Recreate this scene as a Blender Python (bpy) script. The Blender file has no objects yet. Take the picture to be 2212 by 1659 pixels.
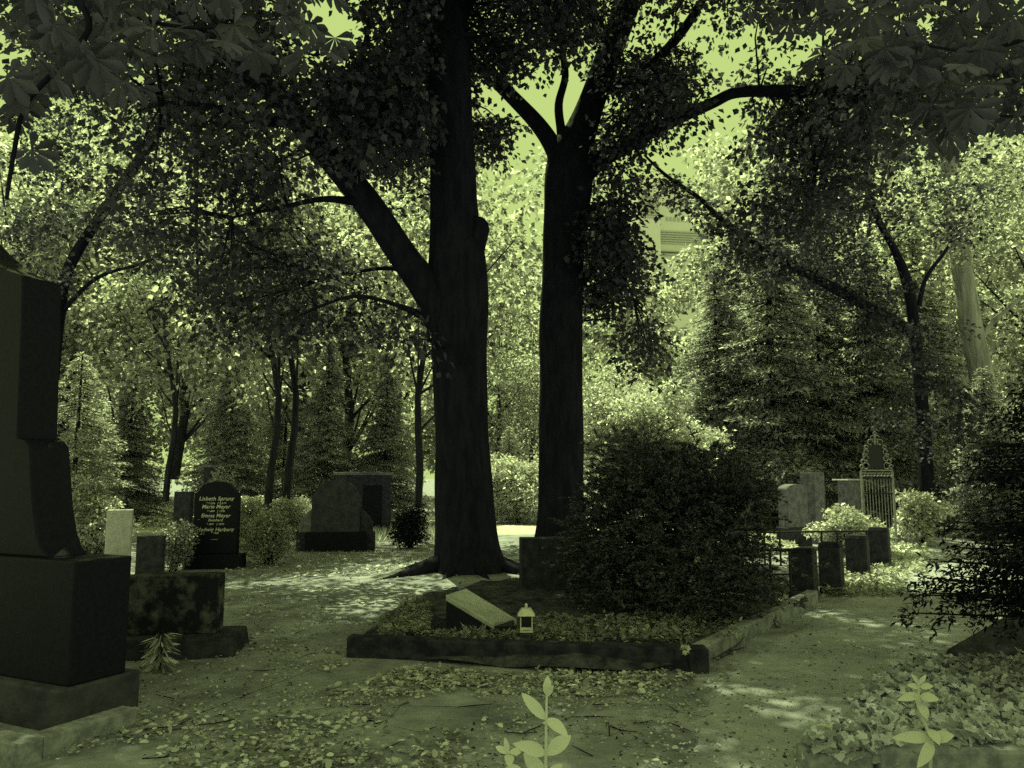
import bpy, math, random
import numpy as np
from math import radians as R, sin, cos, pi, exp
from mathutils import Vector, noise

# ------------------------------------------------------------------ camera, sky, sun, exposure
F = 1659.0; CX = 1106.0; CY = 829.5; HZ = 1030.0; EYE = 1.58
TH = math.atan((HZ - CY) / F)
scene = bpy.context.scene
C = scene.collection
cam = bpy.data.cameras.new("camera"); camo = bpy.data.objects.new("camera", cam); C.objects.link(camo)
camo.location = (0, 0, EYE); camo.rotation_euler = (pi/2 + TH, 0, 0)
cam.sensor_width = 36; cam.lens = 36 * F / 2212.0; cam.clip_start = 0.05; cam.clip_end = 2000
scene.camera = camo

SUN_EL, SUN_AZ = 60.0, -20.0      # azimuth measured from straight ahead, negative = left
wd = bpy.data.worlds.new("World"); scene.world = wd; wd.use_nodes = True
nt = wd.node_tree; nt.nodes.clear()
out = nt.nodes.new("ShaderNodeOutputWorld"); bg = nt.nodes.new("ShaderNodeBackground")
sky = nt.nodes.new("ShaderNodeTexSky"); sky.sky_type = 'NISHITA'; sky.sun_disc = False
sky.sun_elevation = R(SUN_EL); sky.sun_rotation = R(SUN_AZ); sky.air_density = 1.0; sky.dust_density = 3.0
bw = nt.nodes.new("ShaderNodeRGBToBW")
mr = nt.nodes.new("ShaderNodeMapRange"); mr.inputs[1].default_value = 2.0; mr.inputs[2].default_value = 20.0
mr.inputs[3].default_value = 1.0; mr.inputs[4].default_value = 1.04
mul = nt.nodes.new("ShaderNodeVectorMath"); mul.operation = 'SCALE'
mul.inputs[0].default_value = (5.40, 6.95, 2.20)
nt.links.new(sky.outputs[0], bw.inputs[0]); nt.links.new(bw.outputs[0], mr.inputs[0])
nt.links.new(mr.outputs[0], mul.inputs['Scale']); nt.links.new(mul.outputs[0], bg.inputs[0])
bg.inputs[1].default_value = 0.0616
nt.links.new(bg.outputs[0], out.inputs[0])

sd = bpy.data.lights.new("sun", 'SUN'); sd.energy = 4.4; sd.angle = R(0.5); sd.color = (0.82, 1.0, 0.40)
so = bpy.data.objects.new("sun", sd); C.objects.link(so)
az = R(SUN_AZ); el = R(SUN_EL)
sdir = Vector((sin(az)*cos(el), cos(az)*cos(el), sin(el)))       # towards the sun
so.rotation_euler = sdir.to_track_quat('Z', 'Y').to_euler(); so.location = sdir * 60

scene.view_settings.view_transform = 'Standard'; scene.view_settings.look = 'None'
scene.view_settings.exposure = 0.7; scene.view_settings.gamma = 1.0
cy = scene.cycles
cy.max_bounces = 7; cy.diffuse_bounces = 4; cy.glossy_bounces = 2; cy.transmission_bounces = 5
cy.transparent_max_bounces = 4; cy.use_denoising = False; cy.caustics_reflective = False; cy.caustics_refractive = False

# ------------------------------------------------------------------ helpers
rng = np.random.default_rng(11); random.seed(5)

def ray(px, py):
    a = (px - CX) / F; b = (CY - py) / F
    return Vector((a, cos(TH) - b*sin(TH), sin(TH) + b*cos(TH)))
def P(px, py, Y):
    d = ray(px, py); return Vector((0, 0, EYE)) + d * (Y / d.y)
def G(px, py, z=0.0):
    d = ray(px, py); t = (z - EYE) / d.z; return Vector((d.x*t, d.y*t, z))
def atx(px, Y, z=0.0): return (px - CX)/F*(Y*cos(TH) + (z-EYE)*sin(TH))
def S(px, Y):           # px width -> metres at depth Y
    return px / F * Y

def gh(x, y):           # ground height
    n = noise.noise(Vector((x*0.55, y*0.55, 3.1))) * 0.035 + noise.noise(Vector((x*2.3, y*2.3, 1.7))) * 0.014
    m = 0.12 * exp(-((x + 0.72)**2 + (y - 12.6)**2) / 2.2)
    f = min(1.0, max(0.0, (y - 2.0) / 2.0))
    return n * (0.4 + 0.6*f) + m

def obj(name, me, mat=None, parent=None, smooth=False, bevel=0.0):
    o = bpy.data.objects.new(name, me); C.objects.link(o)
    if mat: me.materials.append(mat)
    if smooth: me.polygons.foreach_set("use_smooth", [True]*len(me.polygons))
    if bevel:
        b = o.modifiers.new("bevel", 'BEVEL'); b.width = bevel; b.segments = 2; b.limit_method = 'ANGLE'; b.angle_limit = R(35)
    if parent: o.parent = parent
    return o
def tag(o, label=None, cat=None, group=None, kind=None):
    if label: o['label'] = label
    if cat: o['category'] = cat
    if group: o['group'] = group
    if kind: o['kind'] = kind
    return o
def thing(name, label, cat, loc=(0, 0, 0), rz=0.0, group=None):
    o = bpy.data.objects.new(name, None); C.objects.link(o); o.empty_display_size = 0.2
    o.location = loc; o.rotation_euler = (0, 0, rz)
    return tag(o, label, cat, group)

class MB:
    def __init__(s): s.v = []; s.f = []
    def add(s, v, f):
        n = len(s.v); s.v += [tuple(p) for p in v]; s.f += [tuple(i + n for i in q) for q in f]; return s
    def box(s, x0, x1, y0, y1, z0, z1, tx=0.0, ty=0.0):
        v = [(x0, y0, z0), (x1, y0, z0), (x1, y1, z0), (x0, y1, z0),
             (x0+tx, y0+ty, z1), (x1-tx, y0+ty, z1), (x1-tx, y1-ty, z1), (x0+tx, y1-ty, z1)]
        return s.add(v, [(3,2,1,0),(4,5,6,7),(0,1,5,4),(1,2,6,5),(2,3,7,6),(3,0,4,7)])
    def prism(s, pts, y0, y1):          # outline in x,z (counter-clockwise seen from -y)
        n = len(pts)
        v = [(p[0], y0, p[1]) for p in pts] + [(p[0], y1, p[1]) for p in pts]
        f = [tuple(range(n)), tuple(range(2*n-1, n-1, -1))]
        f += [(i, i+n, (i+1) % n + n, (i+1) % n) for i in range(n)]
        return s.add(v, f)
    def slab(s, pts, z0, z1):           # outline in x,y
        n = len(pts)
        v = [(p[0], p[1], z0) for p in pts] + [(p[0], p[1], z1) for p in pts]
        f = [tuple(range(n-1, -1, -1)), tuple(range(n, 2*n))]
        f += [(i, (i+1) % n, (i+1) % n + n, i+n) for i in range(n)]
        return s.add(v, f)
    def tube(s, path, rad, sides=8, wob=0.0, flare=None, join=True):
        path = [Vector(p) for p in path]; n = len(path); base = len(s.v); near = -1
        if join and base:
            q = np.array(s.v) - np.array(path[0]); near = int(np.argmin((q*q).sum(1)))
        up = Vector((0.13, 0.2, 1)).normalized(); prev = None
        for i, p in enumerate(path):
            t = (path[min(i+1, n-1)] - path[max(i-1, 0)])
            t = t.normalized() if t.length > 1e-9 else Vector((0, 0, 1))
            if prev is None:
                a = t.cross(Vector((1, 0, 0)) if abs(t.x) < .8 else Vector((0, 1, 0))).normalized()
            else:
                a = (prev - t * prev.dot(t)).normalized()
            prev = a; b = t.cross(a)
            for k in range(sides):
                th = 2*pi*k/sides; r = rad[i]
                if wob: r *= 1 + wob * noise.noise(Vector((cos(th)*1.6, sin(th)*1.6, (p.x+p.y+p.z)*0.9)))
                if flare: r *= 1 + flare[i] * (0.5 + 0.5*sin(5*th + 1.0 + 0.7*sin(2*th)))
                s.v.append(tuple(p + a*(r*cos(th)) + b*(r*sin(th))))
        for i in range(n-1):
            for k in range(sides):
                k2 = (k+1) % sides
                s.f.append((base+i*sides+k, base+i*sides+k2, base+(i+1)*sides+k2, base+(i+1)*sides+k))
        if near >= 0: s.f.append((near, base, base+1))
        s.f.append(tuple(base + k for k in range(sides-1, -1, -1)))
        s.f.append(tuple(base + (n-1)*sides + k for k in range(sides)))
        return s
    def mesh(s, name):
        me = bpy.data.meshes.new(name); me.from_pydata(s.v, [], s.f); me.update(); return me
    def build(s, name, mat, parent=None, smooth=False, bevel=0.0):
        return obj(name, s.mesh(name), mat, parent, smooth, bevel)

def crom(ctrl, step=6):                 # Catmull-Rom through rows of numbers
    c = np.array(ctrl, float); n = len(c); outp = []
    for i in range(n-1):
        p0 = c[max(i-1, 0)]; p1 = c[i]; p2 = c[i+1]; p3 = c[min(i+2, n-1)]
        for k in range(step):
            t = k/step
            outp.append(0.5*((2*p1) + (-p0+p2)*t + (2*p0-5*p1+4*p2-p3)*t*t + (-p0+3*p1-3*p2+p3)*t**3))
    outp.append(c[-1]); return np.array(outp)
def limb(mb, ctrl, step=5, sides=12, wob=0.12, flare=None):   # rows px, py, Y, width px
    q = crom(ctrl, step); path = [P(a, b, Y) for a, b, Y, w in q]; rad = [max(0.006, S(w, Y)/2) for a, b, Y, w in q]
    fl = None
    if flare: fl = [flare * exp(-max(0, p.z)/0.28) for p in path]
    mb.tube(path, rad, sides, wob, fl); return path

# ------------------------------------------------------------------ materials
def mat(name, col, rough=0.8, spec=0.3, var=0.0, scale=6.0, bump=0.0, bscale=40.0, col2=None, lo=0.4, hi=0.6, stretch=None, detail=6.0):
    m = bpy.data.materials.new(name); m.use_nodes = True; t = m.node_tree; b = t.nodes['Principled BSDF']
    b.inputs['Roughness'].default_value = rough; b.inputs['Specular IOR Level'].default_value = spec
    b.inputs['Base Color'].default_value = (*col, 1)
    co = t.nodes.new('ShaderNodeTexCoord'); vec = co.outputs['Object']
    if stretch:
        mp = t.nodes.new('ShaderNodeMapping'); mp.inputs['Scale'].default_value = stretch
        t.links.new(vec, mp.inputs[0]); vec = mp.outputs[0]
    if col2 is not None:
        n1 = t.nodes.new('ShaderNodeTexNoise'); n1.inputs['Scale'].default_value = scale; n1.inputs['Detail'].default_value = detail
        n1.inputs['Roughness'].default_value = 0.65
        t.links.new(vec, n1.inputs[0])
        r = t.nodes.new('ShaderNodeMapRange'); r.inputs[1].default_value = lo; r.inputs[2].default_value = hi
        t.links.new(n1.outputs[0], r.inputs[0])
        mx = t.nodes.new('ShaderNodeMix'); mx.data_type = 'RGBA'
        mx.inputs[6].default_value = (*col, 1); mx.inputs[7].default_value = (*col2, 1)
        t.links.new(r.outputs[0], mx.inputs[0]); t.links.new(mx.outputs[2], b.inputs['Base Color'])
    if bump:
        n2 = t.nodes.new('ShaderNodeTexNoise'); n2.inputs['Scale'].default_value = bscale; n2.inputs['Detail'].default_value = 5
        t.links.new(vec, n2.inputs[0])
        bp = t.nodes.new('ShaderNodeBump'); bp.inputs['Strength'].default_value = 0.8; bp.inputs['Distance'].default_value = bump
        t.links.new(n2.outputs[0], bp.inputs['Height']); t.links.new(bp.outputs[0], b.inputs['Normal'])
    return m

def leafmat(name, col, trans=0.4, tcol=None, gloss=0.05, rough=0.35, var=0.5):
    m = bpy.data.materials.new(name); m.use_nodes = True; t = m.node_tree; t.nodes.clear()
    o = t.nodes.new('ShaderNodeOutputMaterial'); g = t.nodes.new('ShaderNodeNewGeometry')
    mr_ = t.nodes.new('ShaderNodeMapRange'); mr_.inputs[3].default_value = 1 - var; mr_.inputs[4].default_value = 1 + var
    t.links.new(g.outputs['Random Per Island'], mr_.inputs[0])
    def scaled(c):
        v = t.nodes.new('ShaderNodeVectorMath'); v.operation = 'SCALE'; v.inputs[0].default_value = c
        t.links.new(mr_.outputs[0], v.inputs['Scale']); return v.outputs[0]
    d = t.nodes.new('ShaderNodeBsdfDiffuse'); tr = t.nodes.new('ShaderNodeBsdfTranslucent')
    t.links.new(scaled(col), d.inputs[0]); t.links.new(scaled(tcol or tuple(c*1.6 for c in col)), tr.inputs[0])
    m1 = t.nodes.new('ShaderNodeMixShader'); m1.inputs[0].default_value = trans
    t.links.new(d.outputs[0], m1.inputs[1]); t.links.new(tr.outputs[0], m1.inputs[2]); last = m1
    if gloss:
        gl = t.nodes.new('ShaderNodeBsdfGlossy'); gl.inputs['Roughness'].default_value = rough
        gl.inputs[0].default_value = (0.9, 0.9, 0.9, 1)
        m2 = t.nodes.new('ShaderNodeMixShader'); m2.inputs[0].default_value = gloss
        t.links.new(m1.outputs[0], m2.inputs[1]); t.links.new(gl.outputs[0], m2.inputs[2]); last = m2
    t.links.new(last.outputs[0], o.inputs[0]); return m

M = {}
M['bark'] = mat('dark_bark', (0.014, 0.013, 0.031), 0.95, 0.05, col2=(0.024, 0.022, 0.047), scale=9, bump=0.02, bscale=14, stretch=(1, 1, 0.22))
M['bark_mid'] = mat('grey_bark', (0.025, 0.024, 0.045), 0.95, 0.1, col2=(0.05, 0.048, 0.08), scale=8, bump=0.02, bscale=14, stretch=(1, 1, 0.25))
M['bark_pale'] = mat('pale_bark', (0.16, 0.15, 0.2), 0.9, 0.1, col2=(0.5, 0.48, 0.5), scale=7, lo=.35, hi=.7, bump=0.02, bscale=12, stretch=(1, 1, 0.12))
M['granite'] = mat('polished_black_granite', (0.010, 0.0095, 0.026), 0.55, 0.1, col2=(0.015, 0.014, 0.034), scale=30, bump=0.001, bscale=60)
M['granite_grey'] = mat('weathered_dark_stone', (0.028, 0.027, 0.055), 0.8, 0.15, col2=(0.06, 0.057, 0.10), scale=9, bump=0.006, bscale=35)
M['mottled'] = mat('mottled_stone', (0.018, 0.017, 0.038), 0.85, 0.15, col2=(0.17, 0.16, 0.22), scale=5.5, lo=.47, hi=.68, bump=0.008, bscale=30, detail=9)
M['stone_mid'] = mat('grey_sandstone', (0.13, 0.125, 0.19), 0.9, 0.1, col2=(0.24, 0.23, 0.32), scale=8, bump=0.006, bscale=30)
M['stone_pale'] = mat('pale_limestone', (0.50, 0.48, 0.58), 0.9, 0.1, col2=(0.64, 0.61, 0.66), scale=8, bump=0.004, bscale=30)
M['kerb'] = mat('mossy_kerb_stone', (0.020, 0.019, 0.042), 0.9, 0.05, col2=(0.05, 0.048, 0.085), scale=7, bump=0.01, bscale=28)
M['kerb_pale'] = mat('worn_kerb_stone', (0.18, 0.175, 0.26), 0.9, 0.1, col2=(0.34, 0.33, 0.43), scale=10, bump=0.008, bscale=40)
M['stone_dark'] = mat('dark_sandstone', (0.045, 0.043, 0.08), 0.9, 0.05, col2=(0.10, 0.096, 0.15), scale=6, lo=.35, hi=.7, bump=0.008, bscale=30)
M['tablet'] = mat('polished_grey_tablet', (0.34, 0.33, 0.42), 0.16, 0.8, col2=(0.44, 0.43, 0.5), scale=14)
M['ground'] = mat('bare_earth', (0.17, 0.165, 0.24), 0.95, 0.05, col2=(0.44, 0.425, 0.54), scale=1.6, lo=.35, hi=.68, bump=0.03, bscale=9, detail=12)
M['path'] = mat('trodden_path', (0.25, 0.24, 0.34), 0.95, 0.05, col2=(0.50, 0.485, 0.61), scale=1.6, lo=.3, hi=.7, bump=0.012, bscale=26, detail=12)
M['sand'] = mat('pale_gravel', (0.5, 0.48, 0.5), 0.95, 0.05, col2=(0.66, 0.63, 0.62), scale=3)
M['soil'] = mat('dark_soil', (0.03, 0.029, 0.055), 0.95, 0.05, col2=(0.14, 0.135, 0.19), scale=6, lo=.4, hi=.72, bump=0.03, bscale=16, detail=10)
M['iron'] = mat('dark_iron', (0.02, 0.02, 0.04), 0.5, 0.3)
M['iron_pale'] = mat('galvanised_iron', (0.2, 0.195, 0.25), 0.5, 0.4, col2=(0.36, 0.35, 0.4), scale=20)
M['letters'] = mat('painted_letters', (0.72, 0.70, 0.72), 0.6, 0.2)
M['glass'] = mat('dark_lantern_glass', (0.015, 0.015, 0.03), 0.2, 0.4)
M['zinc'] = mat('zinc_roof', (0.8, 0.78, 0.8), 0.5, 0.4, col2=(0.55, 0.54, 0.56), scale=30)
M['render'] = mat('white_render', (0.80, 0.78, 0.74), 0.9, 0.1)
M['blind'] = mat('grey_blinds', (0.50, 0.50, 0.49), 0.8, 0.2)
M['litter'] = leafmat('dry_leaves', (0.44, 0.43, 0.48), 0.15, gloss=0.05, var=0.75)
M['ivy'] = leafmat('ivy_leaves', (0.42, 0.41, 0.54), 0.15, gloss=0.06, rough=.45, var=0.55)
M['shoot'] = leafmat('pale_young_leaves', (0.72, 0.71, 0.72), 0.35, tcol=(.85, .85, .8), gloss=0.06, rough=.4, var=0.12)
M['grass'] = leafmat('pale_grass', (0.32, 0.31, 0.36), 0.45, tcol=(.7, .7, .7), gloss=0.04, var=0.5)
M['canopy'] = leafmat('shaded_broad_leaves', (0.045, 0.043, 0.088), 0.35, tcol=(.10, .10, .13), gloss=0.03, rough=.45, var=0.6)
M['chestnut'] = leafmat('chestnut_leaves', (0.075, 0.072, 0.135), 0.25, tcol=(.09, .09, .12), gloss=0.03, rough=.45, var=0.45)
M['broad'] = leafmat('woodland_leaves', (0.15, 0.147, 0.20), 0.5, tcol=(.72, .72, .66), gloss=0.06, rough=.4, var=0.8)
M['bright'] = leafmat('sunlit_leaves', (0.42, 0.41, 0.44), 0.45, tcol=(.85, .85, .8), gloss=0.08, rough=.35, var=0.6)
M['conifer'] = leafmat('conifer_needles', (0.24, 0.235, 0.31), 0.4, tcol=(.6, .6, .58), gloss=0.05, var=0.8)
M['conifer_pale'] = leafmat('pale_conifer_needles', (0.34, 0.33, 0.36), 0.4, tcol=(.7, .7, .65), gloss=0.05, var=0.6)
M['yew'] = leafmat('yew_needles', (0.10, 0.098, 0.15), 0.2, tcol=(.12, .12, .14), gloss=0.03, var=0.9)
M['fir'] = leafmat('dark_fir_needles', (0.022, 0.022, 0.045), 0.15, tcol=(.03, .03, .035), gloss=0.015, var=0.7)

# ------------------------------------------------------------------ leaf meshes
KITE = (np.array([(0,0,0),(-.5,.42,.14),(0,1,-.06),(.5,.42,.14)], float), [(0,2,1),(0,3,2)])
OVAL = (np.array([(0,0,0),(-.42,.25,.1),(-.5,.55,.12),(-.27,.85,.04),(0,1,-.05),(.27,.85,.04),(.5,.55,.12),(.42,.25,.1)], float),
        [(0,4,3,2,1),(0,7,6,5,4)])
LEAFLET = (np.array([(0,0,0),(-.2,.32,.06),(-.44,.62,.1),(-.48,.78,.1),(-.25,.93,.02),(0,1.04,-.08),(.25,.93,.02),(.48,.78,.1),(.44,.62,.1),(.2,.32,.06),(0,.5,-.05)], float),
           [(0,10,5,4,3,2,1),(0,9,8,7,6,5,10)])
IVY = (np.array([(0,0,0),(-.38,-.12,.05),(-.55,.22,.08),(-.34,.36,.03),(-.36,.62,.06),(0,1,-.08),(.36,.62,.06),(.34,.36,.03),(.55,.22,.08),(.38,-.12,.05)], float),
       [(0,5,4,3,2,1),(0,9,8,7,6,5)])
def unit(a): return a / np.maximum(np.linalg.norm(a, axis=1, keepdims=True), 1e-9)
def leafmesh(name, parts):
    """parts: list of (template, pos, axis, normal, length, width)"""
    V = []; LS = []; LI = []; nv = 0; nl = 0
    for (tv, tf), pos, ax, nr, L, Wd in parts:
        n = len(pos)
        if n == 0: continue
        ax = unit(ax); side = unit(np.cross(ax, nr)); up = np.cross(side, ax)
        L = np.broadcast_to(L, n)[:, None, None]; Wd = np.broadcast_to(Wd, n)[:, None, None]
        v = pos[:, None, :] + ax[:, None, :]*tv[None, :, 1:2]*L + side[:, None, :]*tv[None, :, 0:1]*Wd + up[:, None, :]*tv[None, :, 2:3]*Wd
        k = len(tv); V.append(v.reshape(-1, 3))
        pat = np.concatenate([np.array(f) for f in tf]); lens = np.array([len(f) for f in tf])
        LI.append((pat[None, :] + (np.arange(n)*k)[:, None] + nv).ravel())
        st = np.concatenate([[0], np.cumsum(lens)[:-1]]); tot = lens.sum()
        LS.append((st[None, :] + (np.arange(n)*tot)[:, None] + nl).ravel())
        nv += n*k; nl += n*tot
    V = np.concatenate(V).astype(np.float32); LI = np.concatenate(LI).astype(np.int32); LS = np.concatenate(LS).astype(np.int32)
    me = bpy.data.meshes.new(name)
    me.vertices.add(len(V)); me.vertices.foreach_set("co", V.ravel())
    me.loops.add(len(LI)); me.loops.foreach_set("vertex_index", LI)
    me.polygons.add(len(LS)); me.polygons.foreach_set("loop_start", LS)
    me.update(calc_edges=True); return me

def sprays(centers, radii, per, nleaf, sr, L, Wd, tilt=0.45, droop=0.35, squash=0.7, tmpl=KITE, shell=0.0):
    """clumps -> flat sprays -> leaves"""
    c = np.asarray(centers, float); r = np.broadcast_to(np.asarray(radii, float), len(c))
    per_c = np.maximum(1, (per * (r/np.mean(r))**2)).astype(int)
    idx = np.repeat(np.arange(len(c)), per_c); n = len(idx)
    d = unit(rng.normal(size=(n, 3))); u = rng.random(n)**(1/3); u = shell + (1-shell)*u
    pc = c[idx] + d * (r[idx]*u)[:, None] * np.array([1, 1, squash])
    nrm = unit(np.array([0, 0, 1.0]) + tilt*rng.normal(size=(n, 3)) + 0.35*d)
    t1 = unit(np.cross(nrm, rng.normal(size=(n, 3)))); t2 = np.cross(nrm, t1)
    k = nleaf; th = rng.random((n, k))*2*pi; rr = sr*np.sqrt(rng.random((n, k)))
    dirs = np.cos(th)[..., None]*t1[:, None] + np.sin(th)[..., None]*t2[:, None]
    pos = pc[:, None] + dirs*rr[..., None]; pos[..., 2] -= droop*rr**2/sr
    pos = pos.reshape(-1, 3); N = len(pos)
    ax = dirs.reshape(-1, 3) + 0.55*rng.normal(size=(N, 3)); ax[:, 2] -= droop
    nr = np.repeat(nrm, k, axis=0) + 0.4*rng.normal(size=(N, 3))
    s = 0.65 + 0.6*rng.random(N)
    return (tmpl, pos, ax, nr, L*s, Wd*s)

def blob(n, cx, cy_, cz, rx, ry, rz, shell=0.55):
    d = unit(rng.normal(size=(n, 3))); u = shell + (1-shell)*rng.random(n)
    return np.array([cx, cy_, cz]) + d*u[:, None]*np.array([rx, ry, rz])

# ------------------------------------------------------------------ ground
def build_ground():
    n = 420
    u = np.linspace(-1, 1, n); xs = np.sinh(u*4.6)/np.sinh(4.6)*600; 
    w = np.linspace(0, 1, n); ys = -60 + 66*w + 0
    a = np.linspace(-1, 1, n); ys = 8 + np.sinh(a*4.6)/np.sinh(4.6)*600
    verts = []; far = 60
    for y in ys:
        for x in xs:
            z = gh(x, y) if (abs(x) < far and -5 < y < far) else 0.0
            verts.append((x, y, z))
    faces = [(j*n+i, j*n+i+1, (j+1)*n+i+1, (j+1)*n+i) for j in range(n-1) for i in range(n-1)]
    me = bpy.data.meshes.new('ground'); me.from_pydata(verts, [], faces); me.update()
    tag(obj('ground', me, M['ground'], smooth=True), kind='structure')
build_ground()

def sheet(name, left, right, nu, nv, m, lift=0.008, ragged=0.05):
    L = crom(left, nv//max(1, len(left)-1)); Rr = crom(right, nv//max(1, len(right)-1)); k = min(len(L), len(Rr))
    v = []; f = []
    for j in range(k):
        for i in range(nu+1):
            t = i/nu; x = L[j][0]*(1-t) + Rr[j][0]*t; y = L[j][1]*(1-t) + Rr[j][1]*t
            if i in (0, nu): x += ragged*noise.noise(Vector((x*3, y*3, 0)))*2
            v.append((x, y, gh(x, y) + lift - (0.03 if i in (0, nu) else 0)))
    for j in range(k-1):
        for i in range(nu):
            a = j*(nu+1)+i; f.append((a, a+1, a+nu+2, a+nu+1))
    me = bpy.data.meshes.new(name); me.from_pydata(v, [], f); me.update()
    return tag(obj(name, me, m, smooth=True), kind='structure')
# trodden path on the right, from the foreground to the back
sheet('path', [(-0.3, 1.0), (0.6, 3.4), (1.6, 6.2), (3.2, 8.6), (5.2, 11.4), (8.5, 15.0), (14, 19)],
      [(2.0, 1.0), (2.1, 3.4), (3.0, 5.4), (5.4, 8.2), (8.2, 11.0), (12.0, 14.6), (18, 18.6)], 26, 90, M['path'], 0.02, 0.12)
sheet('gravel_path', [(-14, 21.5), (-7, 22.5), (-2, 21.6), (3, 21.8), (8, 22.4)], [(-14, 25.0), (-7, 25.8), (-2, 25.5), (3, 25.6), (8, 26)], 12, 60, M['sand'], 0.03, 0.2)

# ------------------------------------------------------------------ the two big trees
T1 = thing('old_tree', 'thickest dark tree with a heavy limb rising left and roots behind the sloping tablet', 'tree', (-0.72, 12.6, 0))
T2 = thing('forked_tree', 'dark tree whose trunk forks into several limbs, standing behind the square stone block', 'tree', (0.97, 15.3, 0))
def unparent_fix(o, root):      # keep world-space vertices under a placed Empty
    o.parent = root; o.matrix_parent_inverse = root.matrix_basis.inverted(); return o

mb = MB(); Y = 12.6
limb(mb, [(1012, 1262, Y, 215), (1012, 1246, Y, 185), (1011, 1215, Y, 152), (1007, 1160, Y, 134), (1000, 1050, Y, 122), (996, 900, Y, 118), (992, 760, Y, 120), (990, 650, Y, 126),
          (987, 560, Y, 122), (978, 400, Y, 104), (972, 200, Y, 98), (965, 0, Y, 92), (955, -250, Y+.2, 80), (940, -600, Y+.4, 60), (930, -1000, Y+.5, 40)], 5, 36, 0.09, 0.22)
limb(mb, [(988, 760, Y, 60), (962, 700, Y-.05, 84), (925, 628, Y-.15, 72), (862, 540, Y-.3, 64), (795, 440, Y-.5, 62), (705, 330, Y-.8, 60), (645, 258, Y-1, 58), (585, 196, Y-1.2, 50),
          (525, 150, Y-1.4, 42), (420, 70, Y-1.7, 34), (300, -60, Y-2, 26), (200, -220, Y-2.2, 16)], 5, 18, 0.08)
limb(mb, [(1025, 470, Y-.25, 10), (1040, 486, Y-.25, 34), (1034, 515, Y-.2, 40), (1026, 560, Y-.1, 30)], 4, 12, 0.2)      # burr
for a, l, r in [(-2.6, 1.3, .16), (-0.5, 1.2, .15), (-1.9, .7, .13), (0.3, 1.0, .12), (2.9, 1.0, .12), (-1.2, .8, .12)]:
    pts = [Vector((-0.72 + cos(a)*(.38+l*t), 12.6 + sin(a)*(.38+l*t), gh(-0.72 + cos(a)*(.38+l*t), 12.6 + sin(a)*(.38+l*t)) + .16*(1-t)**2 - 0.04*t)) for t in (0, .25, .5, .75, 1)]
    mb.tube(pts, [r, r*.7, r*.5, r*.3, .02], 8, .2)
# upper limbs
UP1 = [[(970, 120, Y, 60), (900, 20, Y-.4, 44), (800, -150, Y-1, 32), (680, -380, Y-1.8, 20)],
       [(968, 60, Y, 56), (1040, -60, Y+.6, 40), (1130, -260, Y+1.2, 26), (1180, -520, Y+1.6, 16)],
       [(960, -200, Y, 50), (880, -380, Y+1, 34), (800, -640, Y+1.4, 20)],
       [(645, 258, Y-1, 34), (560, 260, Y-1.3, 22), (460, 230, Y-1.6, 14), (350, 220, Y-1.9, 8)],
       [(795, 440, Y-.5, 24), (700, 430, Y-.9, 14), (600, 450, Y-1.1, 9), (500, 470, Y-1.2, 5)],
       [(700, 330, Y-.8, 26), (730, 220, Y-1, 18), (790, 90, Y-1.1, 12), (800, -40, Y-1.2, 8)],
       [(950, 700, Y, 30), (860, 660, Y-.3, 12), (760, 640, Y-.6, 9), (650, 680, Y-.9, 5)],
       [(940, 640, Y, 26), (880, 590, Y+.3, 12), (820, 580, Y+.5, 9), (700, 600, Y+.8, 5)]]
for u_ in UP1: limb(mb, u_, 5, 9, .08)
LIMBS = {1: mb}; TW = []

mb = MB(); Y = 15.3
limb(mb, [(1212, 1200, Y, 124), (1212, 1180, Y, 112), (1212, 1120, Y, 102), (1211, 1000, Y, 98), (1212, 800, Y, 94), (1214, 620, Y, 92), (1222, 470, Y, 98), (1228, 390, Y, 106), (1234, 330, Y, 96),
          (1256, 280, Y, 70), (1288, 195, Y, 60), (1320, 105, Y, 58), (1348, 35, Y, 56), (1385, -80, Y, 50), (1430, -320, Y, 38), (1470, -700, Y, 22)], 5, 26, 0.08, 0.18)
limb(mb, [(1222, 372, Y, 60), (1196, 318, Y, 42), (1162, 268, Y-.1, 36), (1112, 215, Y-.3, 32), (1064, 168, Y-.5, 30), (1028, 138, Y-.7, 26), (960, 60, Y-1, 20), (880, -60, Y-1.3, 14)], 5, 14, .08)
limb(mb, [(1222, 340, Y, 40), (1213, 285, Y, 22), (1207, 225, Y, 19), (1221, 165, Y-.1, 17), (1216, 100, Y-.2, 15), (1232, -20, Y-.3, 11), (1240, -200, Y-.4, 6)], 5, 10, .08)
limb(mb, [(1240, 395, Y, 60), (1290, 350, Y-.1, 42), (1368, 306, Y-.3, 33), (1450, 264, Y-.6, 27), (1540, 222, Y-.9, 25), (1590, 200, Y-1.1, 25), (1680, 196, Y-1.4, 28), (1800, 200, Y-1.8, 26), (1920, 205, Y-2.2, 20), (2060, 190, Y-2.6, 12)], 5, 12, .08)
limb(mb, [(1300, 190, Y, 40), (1366, 172, Y-.2, 25), (1420, 128, Y-.4, 24), (1478, 62, Y-.6, 22), (1530, -20, Y-.8, 18), (1620, -160, Y-1, 10)], 5, 12, .08)
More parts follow.
